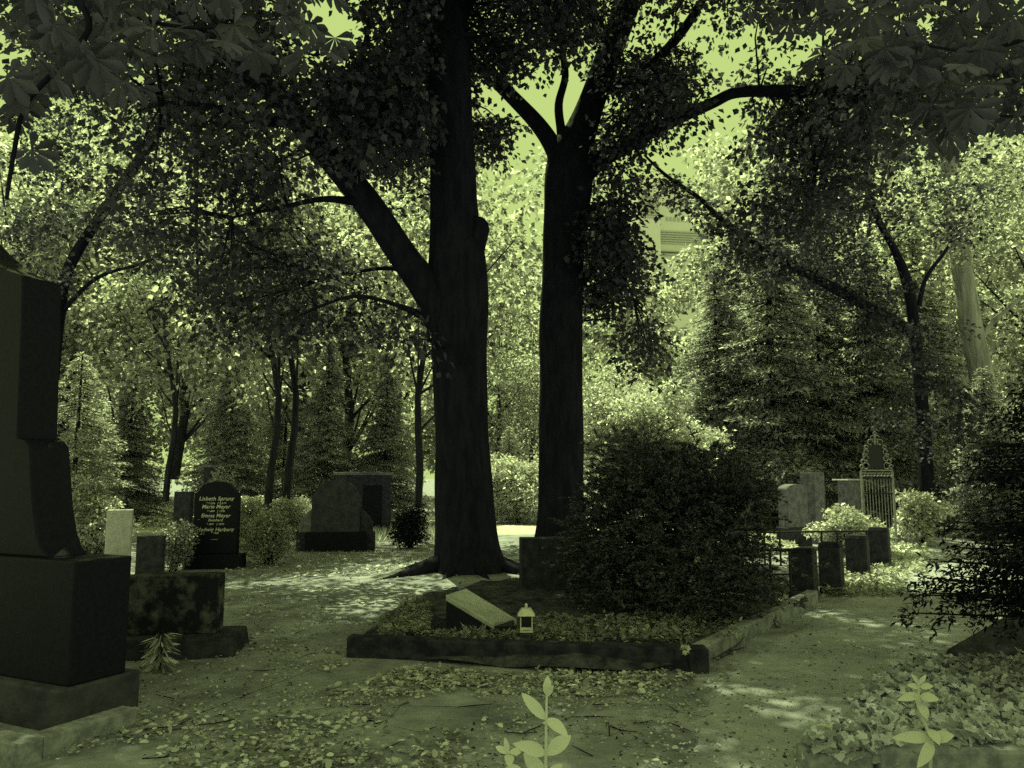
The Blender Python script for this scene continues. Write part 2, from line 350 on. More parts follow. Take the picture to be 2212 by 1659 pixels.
for u_ in [[(1680, 196, Y-1.4, 16), (1725, 240, Y-1.5, 9), (1757, 300, Y-1.5, 7), (1755, 400, Y-1.5, 5), (1752, 480, Y-1.5, 3)],
           [(1250, 470, Y, 30), (1300, 440, Y-.2, 12), (1340, 440, Y-.4, 8), (1390, 480, Y-.5, 4)],
           [(1250, 620, Y, 24), (1300, 560, Y-.2, 10), (1340, 580, Y-.4, 7), (1370, 650, Y-.5, 4)],
           [(1320, 105, Y, 30), (1250, -40, Y+.8, 20), (1180, -260, Y+1.6, 12)],
           [(1385, -80, Y, 30), (1480, -200, Y+1, 22), (1600, -420, Y+2, 12)]]:
    limb(mb, u_, 5, 8, .08)
LIMBS[2] = mb
def grow(k, root):      # twigs from the limbs to the leaf clumps in view, then build the trunk mesh
    mb = LIMBS[k]; q = np.array(mb.v)
    for c in TW:
        c = np.array(c); d = np.linalg.norm(q - c, axis=1) + .25*np.maximum(0, q[:, 2] - c[2]); j = int(np.argmin(d)); p = q[j]; L_ = np.linalg.norm(p - c)
        if L_ > 3.2 or L_ < .25: continue
        mid = Vector((p + c)/2) + Vector((rng.normal()*.08, rng.normal()*.08, .06*L_))
        mb.tube([Vector(p), mid, Vector(c), Vector(c) + (Vector(c) - mid)*.5 + Vector((0, 0, -.12))], [.012 + .007*L_, .010 + .004*L_, .007, .003], 5)
    TW.clear()
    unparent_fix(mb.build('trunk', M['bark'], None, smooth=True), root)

# openings in the crowns where the photograph shows open sky (kept free of leaf clumps, with depth)
GAPS = [(1100, 440, 66, 135), (1515, 340, 120, 62), (1470, 500, 78, 95), (735, 50, 52, 66), (1150, 215, 46, 62), (1240, 190, 26, 70), (1745, 95, 26, 26),
        (1470, 640, 60, 90), (1560, 120, 40, 36), (1300, 760, 50, 60), (1075, 190, 26, 30), (2185, 560, 30, 70), (730, 430, 40, 60)]
def proj(p):
    x, y, z = p; dy = y*cos(TH) + (z-EYE)*sin(TH); dz = -y*sin(TH) + (z-EYE)*cos(TH)
    return CX + F*x/dy, CY - F*dz/dy, dy
def clumps(n, px, py, Yr, r, gaps=True):
    o = []; rr = []; tries = 0
    while len(o) < n and tries < n*30:
        tries += 1
        a = rng.uniform(*px); b = rng.uniform(*py); y = rng.uniform(*Yr); rad = r*rng.uniform(.6, 1.25)
        if gaps:
            rp = rad/y*F*0.8
            if y < 12.8 and 900 - rp*.5 < a < 1060 + rp*.5 and b > -120: continue
            if 12.8 <= y < 15.4 and 1165 - rp*.4 < a < 1270 + rp*.4 and b > 150: continue
            if any(((a-g[0])/(g[2]+rp))**2 + ((b-g[1])/(g[3]+rp*.8))**2 < 1 for g in GAPS): continue
        o.append(tuple(P(a, b, y))); rr.append(rad)
    return o, rr
def canopy(regs, per, nleaf, sr, L, Wd, **k):
    parts = []
    for n, px, py, Yr, r, dens in regs:
        c, rr = clumps(n, px, py, Yr, r)
        if c:
            parts.append(sprays(c, rr, per*dens, nleaf, sr, L, Wd, **k))
            if py[1] > -100: TW.extend(c)
    return parts
# lime-like crowns: in view, and far above the frame with clumps added for shade
parts = canopy([(62, (380, 980), (-260, 220), (9.5, 14.5), .95, .42), (50, (250, 930), (150, 480), (10, 14), .8, .30), (26, (400, 930), (440, 740), (11, 14), .6, .36),
                (46, (940, 1260), (-260, 110), (11, 15), .8, .5), (14, (1020, 1100), (80, 300), (13, 15), .4, .4), (30, (760, 960), (-60, 400), (10, 13), .6, .62),
                (150, (-400, 1500), (-1500, -260), (9, 15), 1.2, 1.0), (46, (330, 820), (-700, -160), (14.5, 18.5), 1.1, .9), (30, (430, 970), (0, 420), (15, 18.5), .8, .32), (14, (-20, 380), (-120, 150), (8, 12), .9, .2)], 30, 13, .45, .125, .10, droop=.5)
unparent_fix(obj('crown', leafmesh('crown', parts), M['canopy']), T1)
grow(1, T1)
parts = canopy([(56, (1250, 1800), (-260, 120), (12.5, 17), .9, .40), (46, (1380, 2000), (100, 300), (12.5, 16), .7, .42), (60, (1270, 1430), (380, 790), (14, 16.5), .5, .26),
                (34, (1330, 1470), (120, 330), (14, 16), .5, .3), (10, (1560, 1760), (380, 520), (13, 15), .5, .3), (8, (1120, 1165), (330, 500), (14.2, 15), .22, .2), (20, (1560, 1900), (240, 420), (13, 16), .55, .3),
                (150, (1100, 2700), (-1500, -260), (11, 18), 1.2, 1.0), (36, (1200, 2300), (-700, -120), (9.5, 13), 1.0, .9), (34, (1720, 2240), (-120, 260), (9, 13), .9, .35)], 30, 13, .45, .125, .10, droop=.5)
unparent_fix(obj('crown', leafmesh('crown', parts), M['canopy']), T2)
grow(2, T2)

# ------------------------------------------------------------------ horse chestnuts, trunks just outside the frame, boughs reaching in
def chestnut(label, base, ctrls, anchors, high):
    t = thing('horse_chestnut', label, 'tree', base)
    mb = MB()
    mb.tube([Vector(base) + Vector((0, 0, z)) for z in (-.1, .4, 2, 4, 7)], [.34, .27, .24, .22, .14], 14, .1)
    for cs in ctrls: limb(mb, cs, 5, 8, .1)
    unparent_fix(mb.build('trunk', M['bark'], None, smooth=True), t)
    pos = []; ax = []; nr = []; L = []
    for (px, py, Yc) in anchors:
        c = np.array(P(px, py, Yc)); az_ = rng.uniform(0, 2*pi)
        out_ = np.array([cos(az_), sin(az_), -0.45 - .5*rng.random()]); out_ /= np.linalg.norm(out_)
        n_ = np.array([0, 0, 1.0]) + .45*rng.normal(size=3); n_ -= out_*n_.dot(out_); n_ /= np.linalg.norm(n_)
        s_ = np.cross(out_, n_); size = rng.uniform(.12, .20)
        for k, ang in enumerate((-2.1, -1.35, -.7, 0, .7, 1.35, 2.1)):
            d = out_*cos(ang) + s_*sin(ang); d[2] -= .22
            pos.append(c); ax.append(d); nr.append(n_ + .12*rng.normal(size=3)); L.append(size*(1 - .13*abs(ang)))
    L = np.array(L)
    ps = [(LEAFLET, np.array(pos), np.array(ax), np.array(nr), L, L*.42)]
    if len(high): ps.append(sprays(high, .9, 30, 10, .5, .17, .08, droop=.5))  # unseen clumps above the frame, added to keep the foreground in shade
    unparent_fix(obj('crown', leafmesh('crown', ps), M['chestnut']), t)
def anchors(n, px, py, Yr, slope=0.0):
    return [(a, rng.uniform(py[0], py[1] + slope*(a - px[0])), rng.uniform(*Yr)) for a in rng.uniform(px[0], px[1], n)]
chestnut('horse chestnut just outside the left edge, its large fan leaves hanging into the upper left', (-4.6, 3.4, 0),
         [[(-420, 200, 3.8, 90), (-200, -100, 4.0, 60), (60, -120, 4.2, 40), (300, -160, 4.4, 24)],
          [(-300, -20, 3.9, 50), (60, -60, 4.2, 26), (192, 42, 4.3, 15), (130, 140, 4.35, 14), (55, 225, 4.4, 12), (30, 330, 4.4, 10), (14, 430, 4.4, 8)],
          [(100, -110, 4.3, 30), (260, 20, 4.5, 12), (420, 60, 4.6, 8), (600, 40, 4.8, 5)]],
         anchors(84, (0, 330), (-60, 190), (3.6, 5.2)) + anchors(74, (300, 760), (-90, 130), (4.2, 6.0)) + anchors(8, (0, 70), (180, 330), (4.2, 5)),
         [(rng.uniform(-9, 0.5), y_, rng.uniform(max(6.2, 3.2 + .72*y_), 3.8 + .9*y_ + 1)) for y_ in rng.uniform(5.0, 10.5, 90)])
chestnut('horse chestnut just outside the right edge, its large fan leaves hanging into the upper right', (4.9, 3.2, 0),
         [[(2700, 150, 3.8, 90), (2450, -80, 4.1, 60), (2150, -120, 4.4, 36), (1850, -130, 4.8, 22)],
          [(2500, 60, 4, 40), (2300, 60, 4.3, 16), (2120, 110, 4.5, 8), (1960, 90, 4.8, 5)],
          [(2600, 200, 4, 40), (2350, 200, 4.2, 18), (2215, 250, 4.4, 8), (2100, 240, 4.6, 5)]],
         anchors(96, (1760, 2230), (-70, 150), (3.9, 6.0)) + anchors(36, (2000, 2230), (130, 300), (3.9, 5.2)) + anchors(26, (1600, 1800), (-70, 60), (5, 6.5)),
         [(rng.uniform(0, 10), y_, rng.uniform(max(6.2, 3.2 + .72*y_), 3.8 + .9*y_ + 1)) for y_ in rng.uniform(5.5, 11.5, 110)])

# ------------------------------------------------------------------ woodland behind
def tree_proto(name, h, crown_r, crown_h0, ncl, per, nleaf, sr, L, Wd, leaf, bark, tr=.16, lean=.3, droop=.4, clump=.9, base=None):
    """a broadleaved tree built at the origin; returns root"""
    t = bpy.data.objects.new(name, None); C.objects.link(t)
    mb = MB(); top = Vector((lean, rng.normal()*.2, h*.93))
    path = [Vector((lean*(z/h)**1.5 + .12*sin(z*1.3), .1*cos(z), z)) for z in np.linspace(-.1, h*.93, 12)]
    mb.tube(path, [tr*(1.25 if i == 0 else 1)*(1 - .08*i) + .01 for i in range(12)], 10, .1)
    cs = blob(ncl, lean*.6, 0, (crown_h0 + h)/2, crown_r, crown_r, (h - crown_h0)/2, .35)
    for c in cs[::3]:
        z0 = max(crown_h0*.75, c[2] - 1.2); k = min(11, int(z0/h*.93*12)); s0 = path[k]
        mid = (s0 + Vector(c))/2 + Vector((0, 0, -.15))
        mb.tube([s0, mid, Vector(c)], [tr*.35, tr*.22, .015], 6, .05)
    mb.build('trunk', bark, t, smooth=True)
    obj('crown', leafmesh('crown', [sprays(cs, clump, per, nleaf, sr, L, Wd, droop=droop)]), leaf, t)
    return t
def conifer_proto(name, h, r0, z0, nb, leaf, bark, tr=.16, L=.11, Wd=.03, tw=7, droop=.35, dens=10, up=0.0):
    t = bpy.data.objects.new(name, None); C.objects.link(t)
    mb = MB(); mb.tube([Vector((0, 0, z)) for z in np.linspace(-.1, h, 10)], [tr*(1 - .095*i) + .01 for i in range(10)], 10, .08)
    P_, A_, N_ = [], [], []
    for b in range(nb):
        f = (b + rng.random())/nb; z = z0 + (h - z0)*f**.9; bl = r0*(1 - f)**.8*rng.uniform(.75, 1.12) + .12
        a = rng.uniform(0, 2*pi); d = np.array([cos(a), sin(a), 0]); sd_ = np.array([-sin(a), cos(a), 0])
        s = np.linspace(0.12, 1, max(4, int(bl*5)))
        line = np.array([0, 0, z]) + d*(bl*s)[:, None] + np.array([0, 0, 1])*((up*s - droop*s**2 + .12*s**6)*bl)[:, None]
        if bl > .5: mb.tube([Vector(line[0]), Vector(line[len(line)//2]), Vector(line[-1])], [tr*.18, tr*.1, .006], 5)
        for q, sv in zip(line, s):
            for sg in (-1, 1):
                tl = bl*.36*(1.15 - sv*.75); m_ = max(3, int(dens*tl/.35)); tt = rng.random(m_)
                tdir = sd_*sg + d*.75
                pp = q + tdir*(tl*tt)[:, None] + np.array([0, 0, -.28])*(tl*tt**1.5)[:, None] + .03*rng.normal(size=(m_, 3))
                P_.append(pp); A_.append(np.tile(tdir + np.array([0, 0, -.35]), (m_, 1)) + .6*rng.normal(size=(m_, 3)))
                N_.append(np.tile([0, 0, 1.0], (m_, 1)) + .5*rng.normal(size=(m_, 3)))
    mb.build('trunk', bark, t, smooth=True)
    P_ = np.concatenate(P_); n = len(P_); s = .6 + .8*rng.random(n)
    obj('crown', leafmesh('crown', [(KITE, P_, np.concatenate(A_), np.concatenate(N_), L*s, Wd*s)]), leaf, t)
    return t
def copy_tree(o, parent=None):
    c = o.copy(); C.objects.link(c); c.parent = parent
    for ch in list(o.children): copy_tree(ch, c)
    return c
used = set()
def put(proto, px, Y, label, cat, group, sc=1.0, rz=None, szz=1.0, nm=None):
    o = proto if proto.name not in used else copy_tree(proto)
    used.add(proto.name)
    x = atx(px, Y); o.location = (x, Y, gh(x, Y) if Y < 60 else 0)
    o.rotation_euler = (0, 0, rng.uniform(0, 6.28) if rz is None else rz); o.scale = (sc, sc, sc*szz)
    tag(o, label, cat, group); return o

WG = 'broadleaved trees behind the graves'
A = tree_proto('woodland_tree', 13, 3.3, 3.2, 64, 11, 11, .6, .20, .155, M['broad'], M['bark_mid'], .17)
B = tree_proto('slender_tree', 11, 2.5, 3.2, 46, 10, 11, .55, .18, .14, M['broad'], M['bark_mid'], .10, lean=.8)
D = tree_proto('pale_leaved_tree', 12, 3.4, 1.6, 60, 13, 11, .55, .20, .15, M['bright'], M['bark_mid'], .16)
for px, Y_, sc, k, lab in [
    (250, 27, 1.1, A, 'dark trunked broadleaved tree rising behind the pale square gravestone'),
    (365, 23.5, 1.0, B, 'slim tree between the pale gravestone and the inscribed black headstone'),
    (480, 29, 1.1, A, 'full crowned tree straight behind the inscribed black headstone'),
    (588, 18.5, .95, B, 'left one of the two thin leaning trunks behind the low hedge'),
    (628, 19.2, 1.0, B, 'right one of the two thin leaning trunks behind the low hedge'),
    (742, 27, 1.1, A, 'broadleaved tree rising over the flat topped tomb'),
    (893, 19.5, 1.0, B, 'leaning dark tree just left of the old thick trunk'),
    (-20, 27, 1.2, A, 'broadleaved tree behind the tall black monument at the left edge'),
    (130, 30, 1.25, A, 'farther broadleaved tree above the shoulder of the tall black monument'),
    (1075, 33, .66, A, 'low crowned tree seen between the two big trunks'),
    (1150, 36, .68, A, 'low crowned tree against the left side of the forked trunk'),
    (640, 36, 1.45, A, 'tall far tree seen under the heavy left limb'),
    (860, 38, 1.4, A, 'tall far tree seen between the left limb and the thick trunk'),
    (380, 37, 1.45, A, 'tall far tree high above the inscribed black headstone'),
    (1900, 28, 1.15, A, 'broadleaved tree rising behind the ornate iron gate'),
    (2060, 33, 1.3, A, 'broadleaved tree behind the pale barked trunk'),
    (1850, 34, .95, A, 'far broadleaved tree over the dark conifers'),
    (2300, 27, 1.15, A, 'broadleaved tree at the far right edge')]:
    o_ = put(k, px, Y_, lab, 'tree', WG, sc)
for px, Y_, sc, lab in [
    (60, 37, 1.2, 'pale sunlit tree high beside the monument at the left edge'),
    (1330, 40, .66, 'pale sunlit tree below the white building'),
    (2190, 36, .95, 'pale sunlit tree at the right edge behind the pale trunk'),
    (700, 44, 1.35, 'pale sunlit tree glowing under the heavy left limb'),
    (520, 46, 1.3, 'pale sunlit tree far behind the two thin leaning trunks'),
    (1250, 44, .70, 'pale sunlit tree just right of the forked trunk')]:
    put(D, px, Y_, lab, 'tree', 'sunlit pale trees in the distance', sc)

CG = 'conifers behind the graves'
K1 = conifer_proto('conifer', 9, 2.2, .5, 300, M['conifer'], M['bark'], .15, dens=13, L=.13, Wd=.045)
K2 = conifer_proto('pale_conifer', 7, 2.2, .4, 150, M['conifer_pale'], M['bark'], .12, dens=10, L=.15, Wd=.05)
for px, Y_, sc, zz, lab in [
    (1560, 25, 1.0, .95, 'dark conifer directly right of the sunlit shrub'),
    (1680, 24, 1.2, 1.0, 'tall dark conifer above the row of grave pillars'),
    (1790, 26, 1.25, 1.0, 'dark conifer behind the rounded grey headstone'),
    (1900, 24, 1.02, 1.0, 'dark conifer towering over the ornate iron gate'),
    (2010, 26, 1.1, 1.0, 'dark conifer left of the pale barked trunk'),
    (1610, 30, 1.3, 1.0, 'farther dark conifer showing between its neighbours above the yew bush'),
    (2150, 20, .55, .9, 'low dark conifer at the foot of the pale barked trunk'),
    (700, 24.5, .66, 1.0, 'spreading conifer behind the flat topped tomb'),
    (490, 24, .66, 1.0, 'spreading conifer over the low hedge'),
    (830, 25, .66, .9, 'spreading conifer between the tomb and the thick trunk'),
    (270, 25, .62, .9, 'low spreading conifer behind the pale square gravestone')]:
    put(K1, px, Y_, lab, 'conifer', CG, sc, szz=zz)
for px, Y_, sc, zz, lab in [
    (150, 17, .62, 1.0, 'pale conifer against the right side of the tall black monument'),
    (60, 30, 1.35, 1.2, 'tall pale conifer high at the left edge'),
    (610, 27, .75, 1.0, 'pale conifer glimpsed behind the two thin trunks'),
    (1100, 29, .55, .9, 'pale conifer in the gap between the two big trunks'),
    (2040, 24, .6, 1.0, 'pale conifer low beside the iron gate')]:
    put(K2, px, Y_, lab, 'conifer', 'pale conifers among the trees', sc, szz=zz)

# pale barked tree and crooked tree on the right
t = thing('plane_tree', 'tree with pale flaking bark leaning left at the right edge', 'tree', tuple(G(2150, 1112)))
mb = MB(); limb(mb, [(2160, 1115, 23, 70), (2150, 1040, 23, 56), (2138, 930, 23, 50), (2118, 800, 23, 48), (2095, 690, 23, 46), (2075, 560, 23, 40), (2050, 380, 23, 32), (2030, 100, 23, 22)], 5, 14, .1)
limb(mb, [(2108, 745, 23, 20), (2150, 690, 22.8, 12), (2212, 640, 22.5, 9), (2280, 610, 22.3, 6)], 5, 8, .1)
unparent_fix(mb.build('trunk', M['bark_pale'], None, smooth=True), t)
c, rr = clumps(36, (1960, 2212), (60, 560), (21, 25), .8)
unparent_fix(obj('crown', leafmesh('crown', [sprays(c, rr, 20, 12, .4, .13, .1)]), M['broad']), t)
t = thing('crooked_tree', 'crooked dark tree on the right whose long branch crosses in front of the white building', 'tree', tuple(G(2010, 1140)))
mb = MB(); limb(mb, [(2010, 1140, 20, 34), (2000, 1000, 20, 30), (1990, 860, 20, 28), (1978, 740, 20, 25), (1962, 620, 20, 24), (1932, 540, 20, 16), (1895, 470, 20, 14), (1872, 390, 20, 12), (1872, 310, 20, 11), (1900, 200, 20, 10), (1910, 60, 20, 8)], 5, 12, .1)
limb(mb, [(1975, 720, 20, 26), (1880, 665, 19.6, 24), (1760, 600, 19, 22), (1650, 535, 18.5, 17), (1560, 475, 18, 13), (1510, 428, 17.8, 11), (1440, 380, 17.5, 8), (1392, 335, 17.3, 5)], 5, 9, .12)
limb(mb, [(1985, 660, 20, 12), (2000, 600, 19.8, 10), (2040, 545, 19.6, 8), (2080, 480, 19.5, 5)], 5, 8, .1)
unparent_fix(mb.build('trunk', M['bark'], None, smooth=True), t)
c, rr = clumps(30, (1690, 2100), (300, 640), (18.5, 21), .7)
c2, rr2 = clumps(16, (1540, 1640), (520, 700), (17.6, 18.4), .25, gaps=False)
for q in crom([(1920, 690, 19.8), (1760, 600, 19), (1650, 535, 18.5), (1560, 475, 18), (1440, 380, 17.5)], 8):
    for _ in range(2): c2.append(tuple(P(q[0] + rng.normal()*14, q[1] + 14 + rng.normal()*16, q[2]))); rr2.append(.3)
c3, rr3 = clumps(34, (1880, 2110), (620, 1060), (18.2, 19.4), .42, gaps=False); c2 += c3; rr2 += rr3
unparent_fix(obj('crown', leafmesh('crown', [sprays(c, rr, 16, 12, .4, .13, .10), sprays(c2, rr2, 6, 9, .2, .12, .09)]), M['canopy']), t)
# oblique dark tree at upper left
t = thing('oblique_tree', 'dark tree slanting from the left edge up towards the heavy limb', 'tree', tuple(G(95, 1130)))
mb = MB(); limb(mb, [(95, 1135, 17, 40), (100, 1000, 17, 34), (112, 820, 17, 30), (128, 680, 17, 26), (150, 575, 17, 24), (240, 432, 16.6, 22), (330, 300, 16, 22), (430, 130, 15.4, 22), (480, -20, 15, 20), (520, -300, 15, 12)], 5, 10, .1)
limb(mb, [(470, 60, 15.3, 12), (432, 200, 15.3, 11), (424, 420, 15.3, 9), (428, 640, 15.3, 5)], 5, 8, .1)
limb(mb, [(128, 680, 17, 12), (210, 600, 17, 9), (330, 560, 17, 6), (450, 480, 17, 4)], 5, 8, .1)
unparent_fix(mb.build('trunk', M['bark'], None, smooth=True), t)
c, rr = clumps(44, (60, 560), (180, 640), (15, 18), .7)
c2, rr2 = clumps(14, (60, 420), (-300, 200), (14, 17), .9)
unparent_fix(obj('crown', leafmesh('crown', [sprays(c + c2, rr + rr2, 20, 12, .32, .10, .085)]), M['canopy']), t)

# far woodland that reads as one mass
fc = []; fr = []
for px in np.arange(-500, 2800, 46):
    hmax = 560 if 1020 < px < 1180 else (640 if 1270 < px < 1520 else 330)
    for py in np.arange(hmax, 1020, 60):
        if rng.random() < .8: fc.append(tuple(P(px + rng.uniform(-25, 25), py + rng.uniform(-20, 30), rng.uniform(50, 66)))); fr.append(2.0)
tag(obj('far_woodland', leafmesh('far_woodland', [sprays(fc, fr, 40, 9, .9, .42, .34)]), M['broad']), kind='stuff')

# ------------------------------------------------------------------ shrubs
def shrub(name, label, cat, c, rx, ry, rz, ncl, per, leaf, L=.07, Wd=.05, group=None, nleaf=10, sr=.16, cl=.22, stems=7, tmpl=KITE, shell=.5, droop=.2, bark=None, tilt=.6):
    t = thing(name, label, cat, (c[0], c[1], 0), group=group)
    mb = MB()
    for k in range(stems):
        a = rng.uniform(0, 2*pi); e = Vector((cos(a)*rx*.6*rng.random(), sin(a)*ry*.6*rng.random(), c[2] + rz*.4))
        mb.tube([Vector((cos(a)*.05, sin(a)*.05, -.05)), Vector((e.x*.5, e.y*.5, e.z*.5)), e], [.022, .015, .006], 6, .1)
    mb.build('stem', bark or M['bark'], t, smooth=True)
    cs = blob(ncl, 0, 0, c[2], rx, ry, rz, shell); sd0 = rng.random()*50
    for q in cs:
        f_ = .78 + .75*noise.noise(Vector((q[0]/rx*1.6 + sd0, q[1]/ry*1.6, (q[2]-c[2])/rz*1.6))) + .12*rng.random()
        q[:2] *= f_; q[2] = c[2] + (q[2]-c[2])*f_
    cs[:, 2] = np.maximum(cs[:, 2], .06)
    obj('foliage', leafmesh('foliage', [sprays(cs, cl, per, nleaf, sr, L, Wd, droop=droop, tmpl=tmpl, tilt=tilt)]), leaf, t)
    return t
# large yew bush in the middle
def yew():
    Yc = 9.3; x0 = atx(1445, Yc)
    t = thing('yew_bush', 'broad dark yew bush sprawling over the grave bed beside the square stone block', 'bush', (x0, Yc, 0))
    mb = MB()
    for k in range(12):
        a = rng.uniform(0, 2*pi); e = Vector((cos(a)*.9, sin(a)*.6, rng.uniform(1.0, 1.7)))
        mb.tube([Vector((cos(a)*.08, sin(a)*.08, -.05)), Vector((e.x*.45, e.y*.45, e.z*.6)), e], [.035, .024, .008], 6, .1)
    mb.build('stem', M['bark'], t, smooth=True)
    n = 3600; d = unit(rng.normal(size=(n, 3))); u = .2 + .8*rng.random(n)**.6
    # uneven outline built from several overlapping lobes
    lobes = [(-.25, 0, 1.0, .76, .75, 1.0), (.40, .1, 1.0, .68, .8, .95), (-.78, -.1, .66, .44, .6, .78), (.80, 0, 1.2, .38, .5, .5), (.1, -.5, .6, 1.0, 1.0, .6), (-.40, .1, 1.55, .42, .5, .58), (.15, .2, 1.45, .42, .5, .5), (.72, .1, 1.36, .48, .5, .62), (.1, -.9, .35, .8, .7, .36)]
    w = np.array([l[3]*l[5] for l in lobes]); pick = rng.choice(len(lobes), n, p=w/w.sum()); lo = np.array(lobes)[pick]
    pc = lo[:, :3] + d*u[:, None]*lo[:, 3:]; pc[:, 2] = np.maximum(pc[:, 2], .08)
    ex = rng.choice(n, 170); pc[ex] = lo[ex, :3] + d[ex]*lo[ex, 3:]*rng.uniform(1.05, 1.4, 170)[:, None]; pc[:, 2] = np.maximum(pc[:, 2], .08)
    P_, A_, N_ = [], [], []
    for q, dd in zip(pc, d):
        out_ = np.array([dd[0], dd[1], .25 + .5*abs(dd[2])]) + .4*rng.normal(size=3); out_ /= np.linalg.norm(out_)
        sdv = np.cross(out_, [0, 0, 1]); m_ = 64; tt = rng.random(m_); sg = rng.choice([-1, 1], m_)
        ln = rng.uniform(.12, .30)
        wv = (1 - tt)*.09*rng.random(m_)
        P_.append(q + out_*(ln*tt)[:, None] + sdv*(sg*wv)[:, None] - np.array([0, 0, .35])*(ln*tt**2)[:, None])
        A_.append(out_*.9 + sdv*(sg*.8)[:, None] + .3*rng.normal(size=(m_, 3))); N_.append(np.tile([0, 0, 1.], (m_, 1)) + .5*rng.normal(size=(m_, 3)))
    P_ = np.concatenate(P_); s = .6 + .8*rng.random(len(P_))
    obj('foliage', leafmesh('foliage', [(KITE, P_, np.concatenate(A_), np.concatenate(N_), .045*s, .015*s)]), M['yew'], t)
yew()
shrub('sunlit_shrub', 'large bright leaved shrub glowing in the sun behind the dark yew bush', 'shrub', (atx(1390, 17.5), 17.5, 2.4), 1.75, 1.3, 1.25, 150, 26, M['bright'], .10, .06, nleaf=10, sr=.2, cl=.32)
shrub('globe_bush', 'mottled bush between the inscribed black headstone and the arched headstone', 'bush', (atx(580, 14.2), 14.2, .5), .5, .4, .52, 50, 16, M['broad'], .05, .035)
shrub('rounded_bush', 'rounded leafy bush just left of the inscribed black headstone', 'bush', (atx(374, 13.2), 13.2, .45), .24, .24, .42, 26, 14, M['conifer'], .05, .035)
shrub('dark_bush', 'low dark bush against the right wall of the flat topped tomb', 'bush', (atx(885, 17.5), 17.5, .5), .34, .34, .5, 34, 16, M['fir'], .06, .04)
shrub('gate_bush', 'leafy bright bush right of the ornate iron gate', 'shrub', (atx(1990, 18), 18, .7), .42, .4, .7, 46, 14, M['bright'], .09, .06)
shrub('ivy_mound', 'bright leafy mound between the grey pillar and the iron gate', 'shrub', (atx(1845, 15.8), 15.8, .45), .72, .5, .5, 70, 16, M['bright'], .08, .06)
shrub('laurel_bush', 'bright bush right of the tall black monument, behind the pale square gravestone', 'shrub', (atx(190, 16.2), 16.2, .6), .65, .5, .8, 60, 15, M['bright'], .09, .06)
shrub('feathery_shrub', 'feathery pale shrub seen low between the two big trunks', 'shrub', (atx(1120, 27), 27, 1.3), 1.6, 1.2, 1.2, 80, 18, M['bright'], .14, .07, sr=.3, cl=.4)
shrub('leafy_vine', 'leafy growth around the short capped pillar', 'shrub', (atx(468, 16.6), 16.6, 1.0), .4, .3, .8, 40, 14, M['conifer'], .06, .04)
# clipped hedge
def hedge():
    Yc = 19.0; x0, x1 = atx(498, Yc), atx(668, Yc)
    t = thing('clipped_hedge', 'low clipped hedge behind the two headstones on the left', 'hedge', ((x0+x1)/2, Yc, 0)); w = (x1-x0)/2
    for k in range(5): MB().tube([Vector((-w + 2*w*(k+.5)/5, 0, -.05)), Vector((-w + 2*w*(k+.5)/5 + .05, 0, .75))], [.02, .01], 6).build('stem', M['bark'], t)
    n = 420; q = np.stack([rng.uniform(-w, w, n), rng.uniform(-.35, .35, n), rng.uniform(.05, 1.05, n)], 1)
    obj('foliage', leafmesh('foliage', [sprays(q, .12, 10, 10, .1, .05, .035)]), M['bright'], t)
hedge()
# ground plants at the back, uncountable
def cover(name, regs, L, Wd, m, up=.5, tmpl=KITE, hz=.12):
    ps = []
    for n, px, py, h in regs:
        a = rng.uniform(*px, n); b = rng.uniform(*py, n)
        pos = np.array([tuple(G(i, j)) for i, j in zip(a, b)])
        pos[:, 2] = np.array([gh(p[0], p[1]) for p in pos]) + h*rng.random(n)**1.5
        ax = rng.normal(size=(n, 3)); ax[:, 2] = abs(ax[:, 2])*up
        nr = rng.normal(size=(n, 3))*.5 + np.array([0, 0, 1]); s = .6 + .8*rng.random(n)
        ps.append((tmpl, pos, ax, nr, L*s, Wd*s))
    return tag(obj(name, leafmesh(name, ps), m), kind='stuff')
cover('ground_cover', [(14000, (1800, 2110), (1092, 1150), .35), (5000, (1560, 1720), (1165, 1200), .12), (9000, (130, 420), (1085, 1150), .4), (2500, (515, 660), (1150, 1190), .12),
                       (2500, (800, 945), (1120, 1150), .12), (2500, (1090, 1170), (1088, 1120), .3), (2000, (1900, 2000), (1180, 1240), .08)], .09, .06, M['bright'])
cover('low_plants', [(5000, (1490, 1720), (1240, 1300), .10), (3500, (1780, 1960), (1210, 1290), .12), (9000, (100, 2200), (1075, 1110), .5)], .07, .045, M['broad'])
def blades(name, n, px, py, h, m, lean=.35):
    a = rng.uniform(*px, n); b = rng.uniform(*py, n); pos = np.array([tuple(G(i, j)) for i, j in zip(a, b)])
    pos[:, 2] = [gh(p[0], p[1]) - .01 for p in pos]
    ax = lean*rng.normal(size=(n, 3)); ax[:, 2] = 1; nr = rng.normal(size=(n, 3)); nr[:, 2] *= .2; s = .4 + .9*rng.random(n)
    return (KITE, pos, ax, nr, h*s, .012 + .004*s)
tag(obj('tall_grass', leafmesh('tall_grass', [blades('g', 2600, (795, 945), (1142, 1172), .32, None), blades('g', 2200, (640, 960), (1165, 1215), .07, None, .8),
    blades('g', 3000, (1900, 2150), (1160, 1260), .06, None, .8), blades('g', 1500, (480, 960), (1205, 1235), .05, None, .8)]), M['grass']), kind='stuff')

# ------------------------------------------------------------------ gravestones
def at_ground(px, py): g = G(px, py); return g
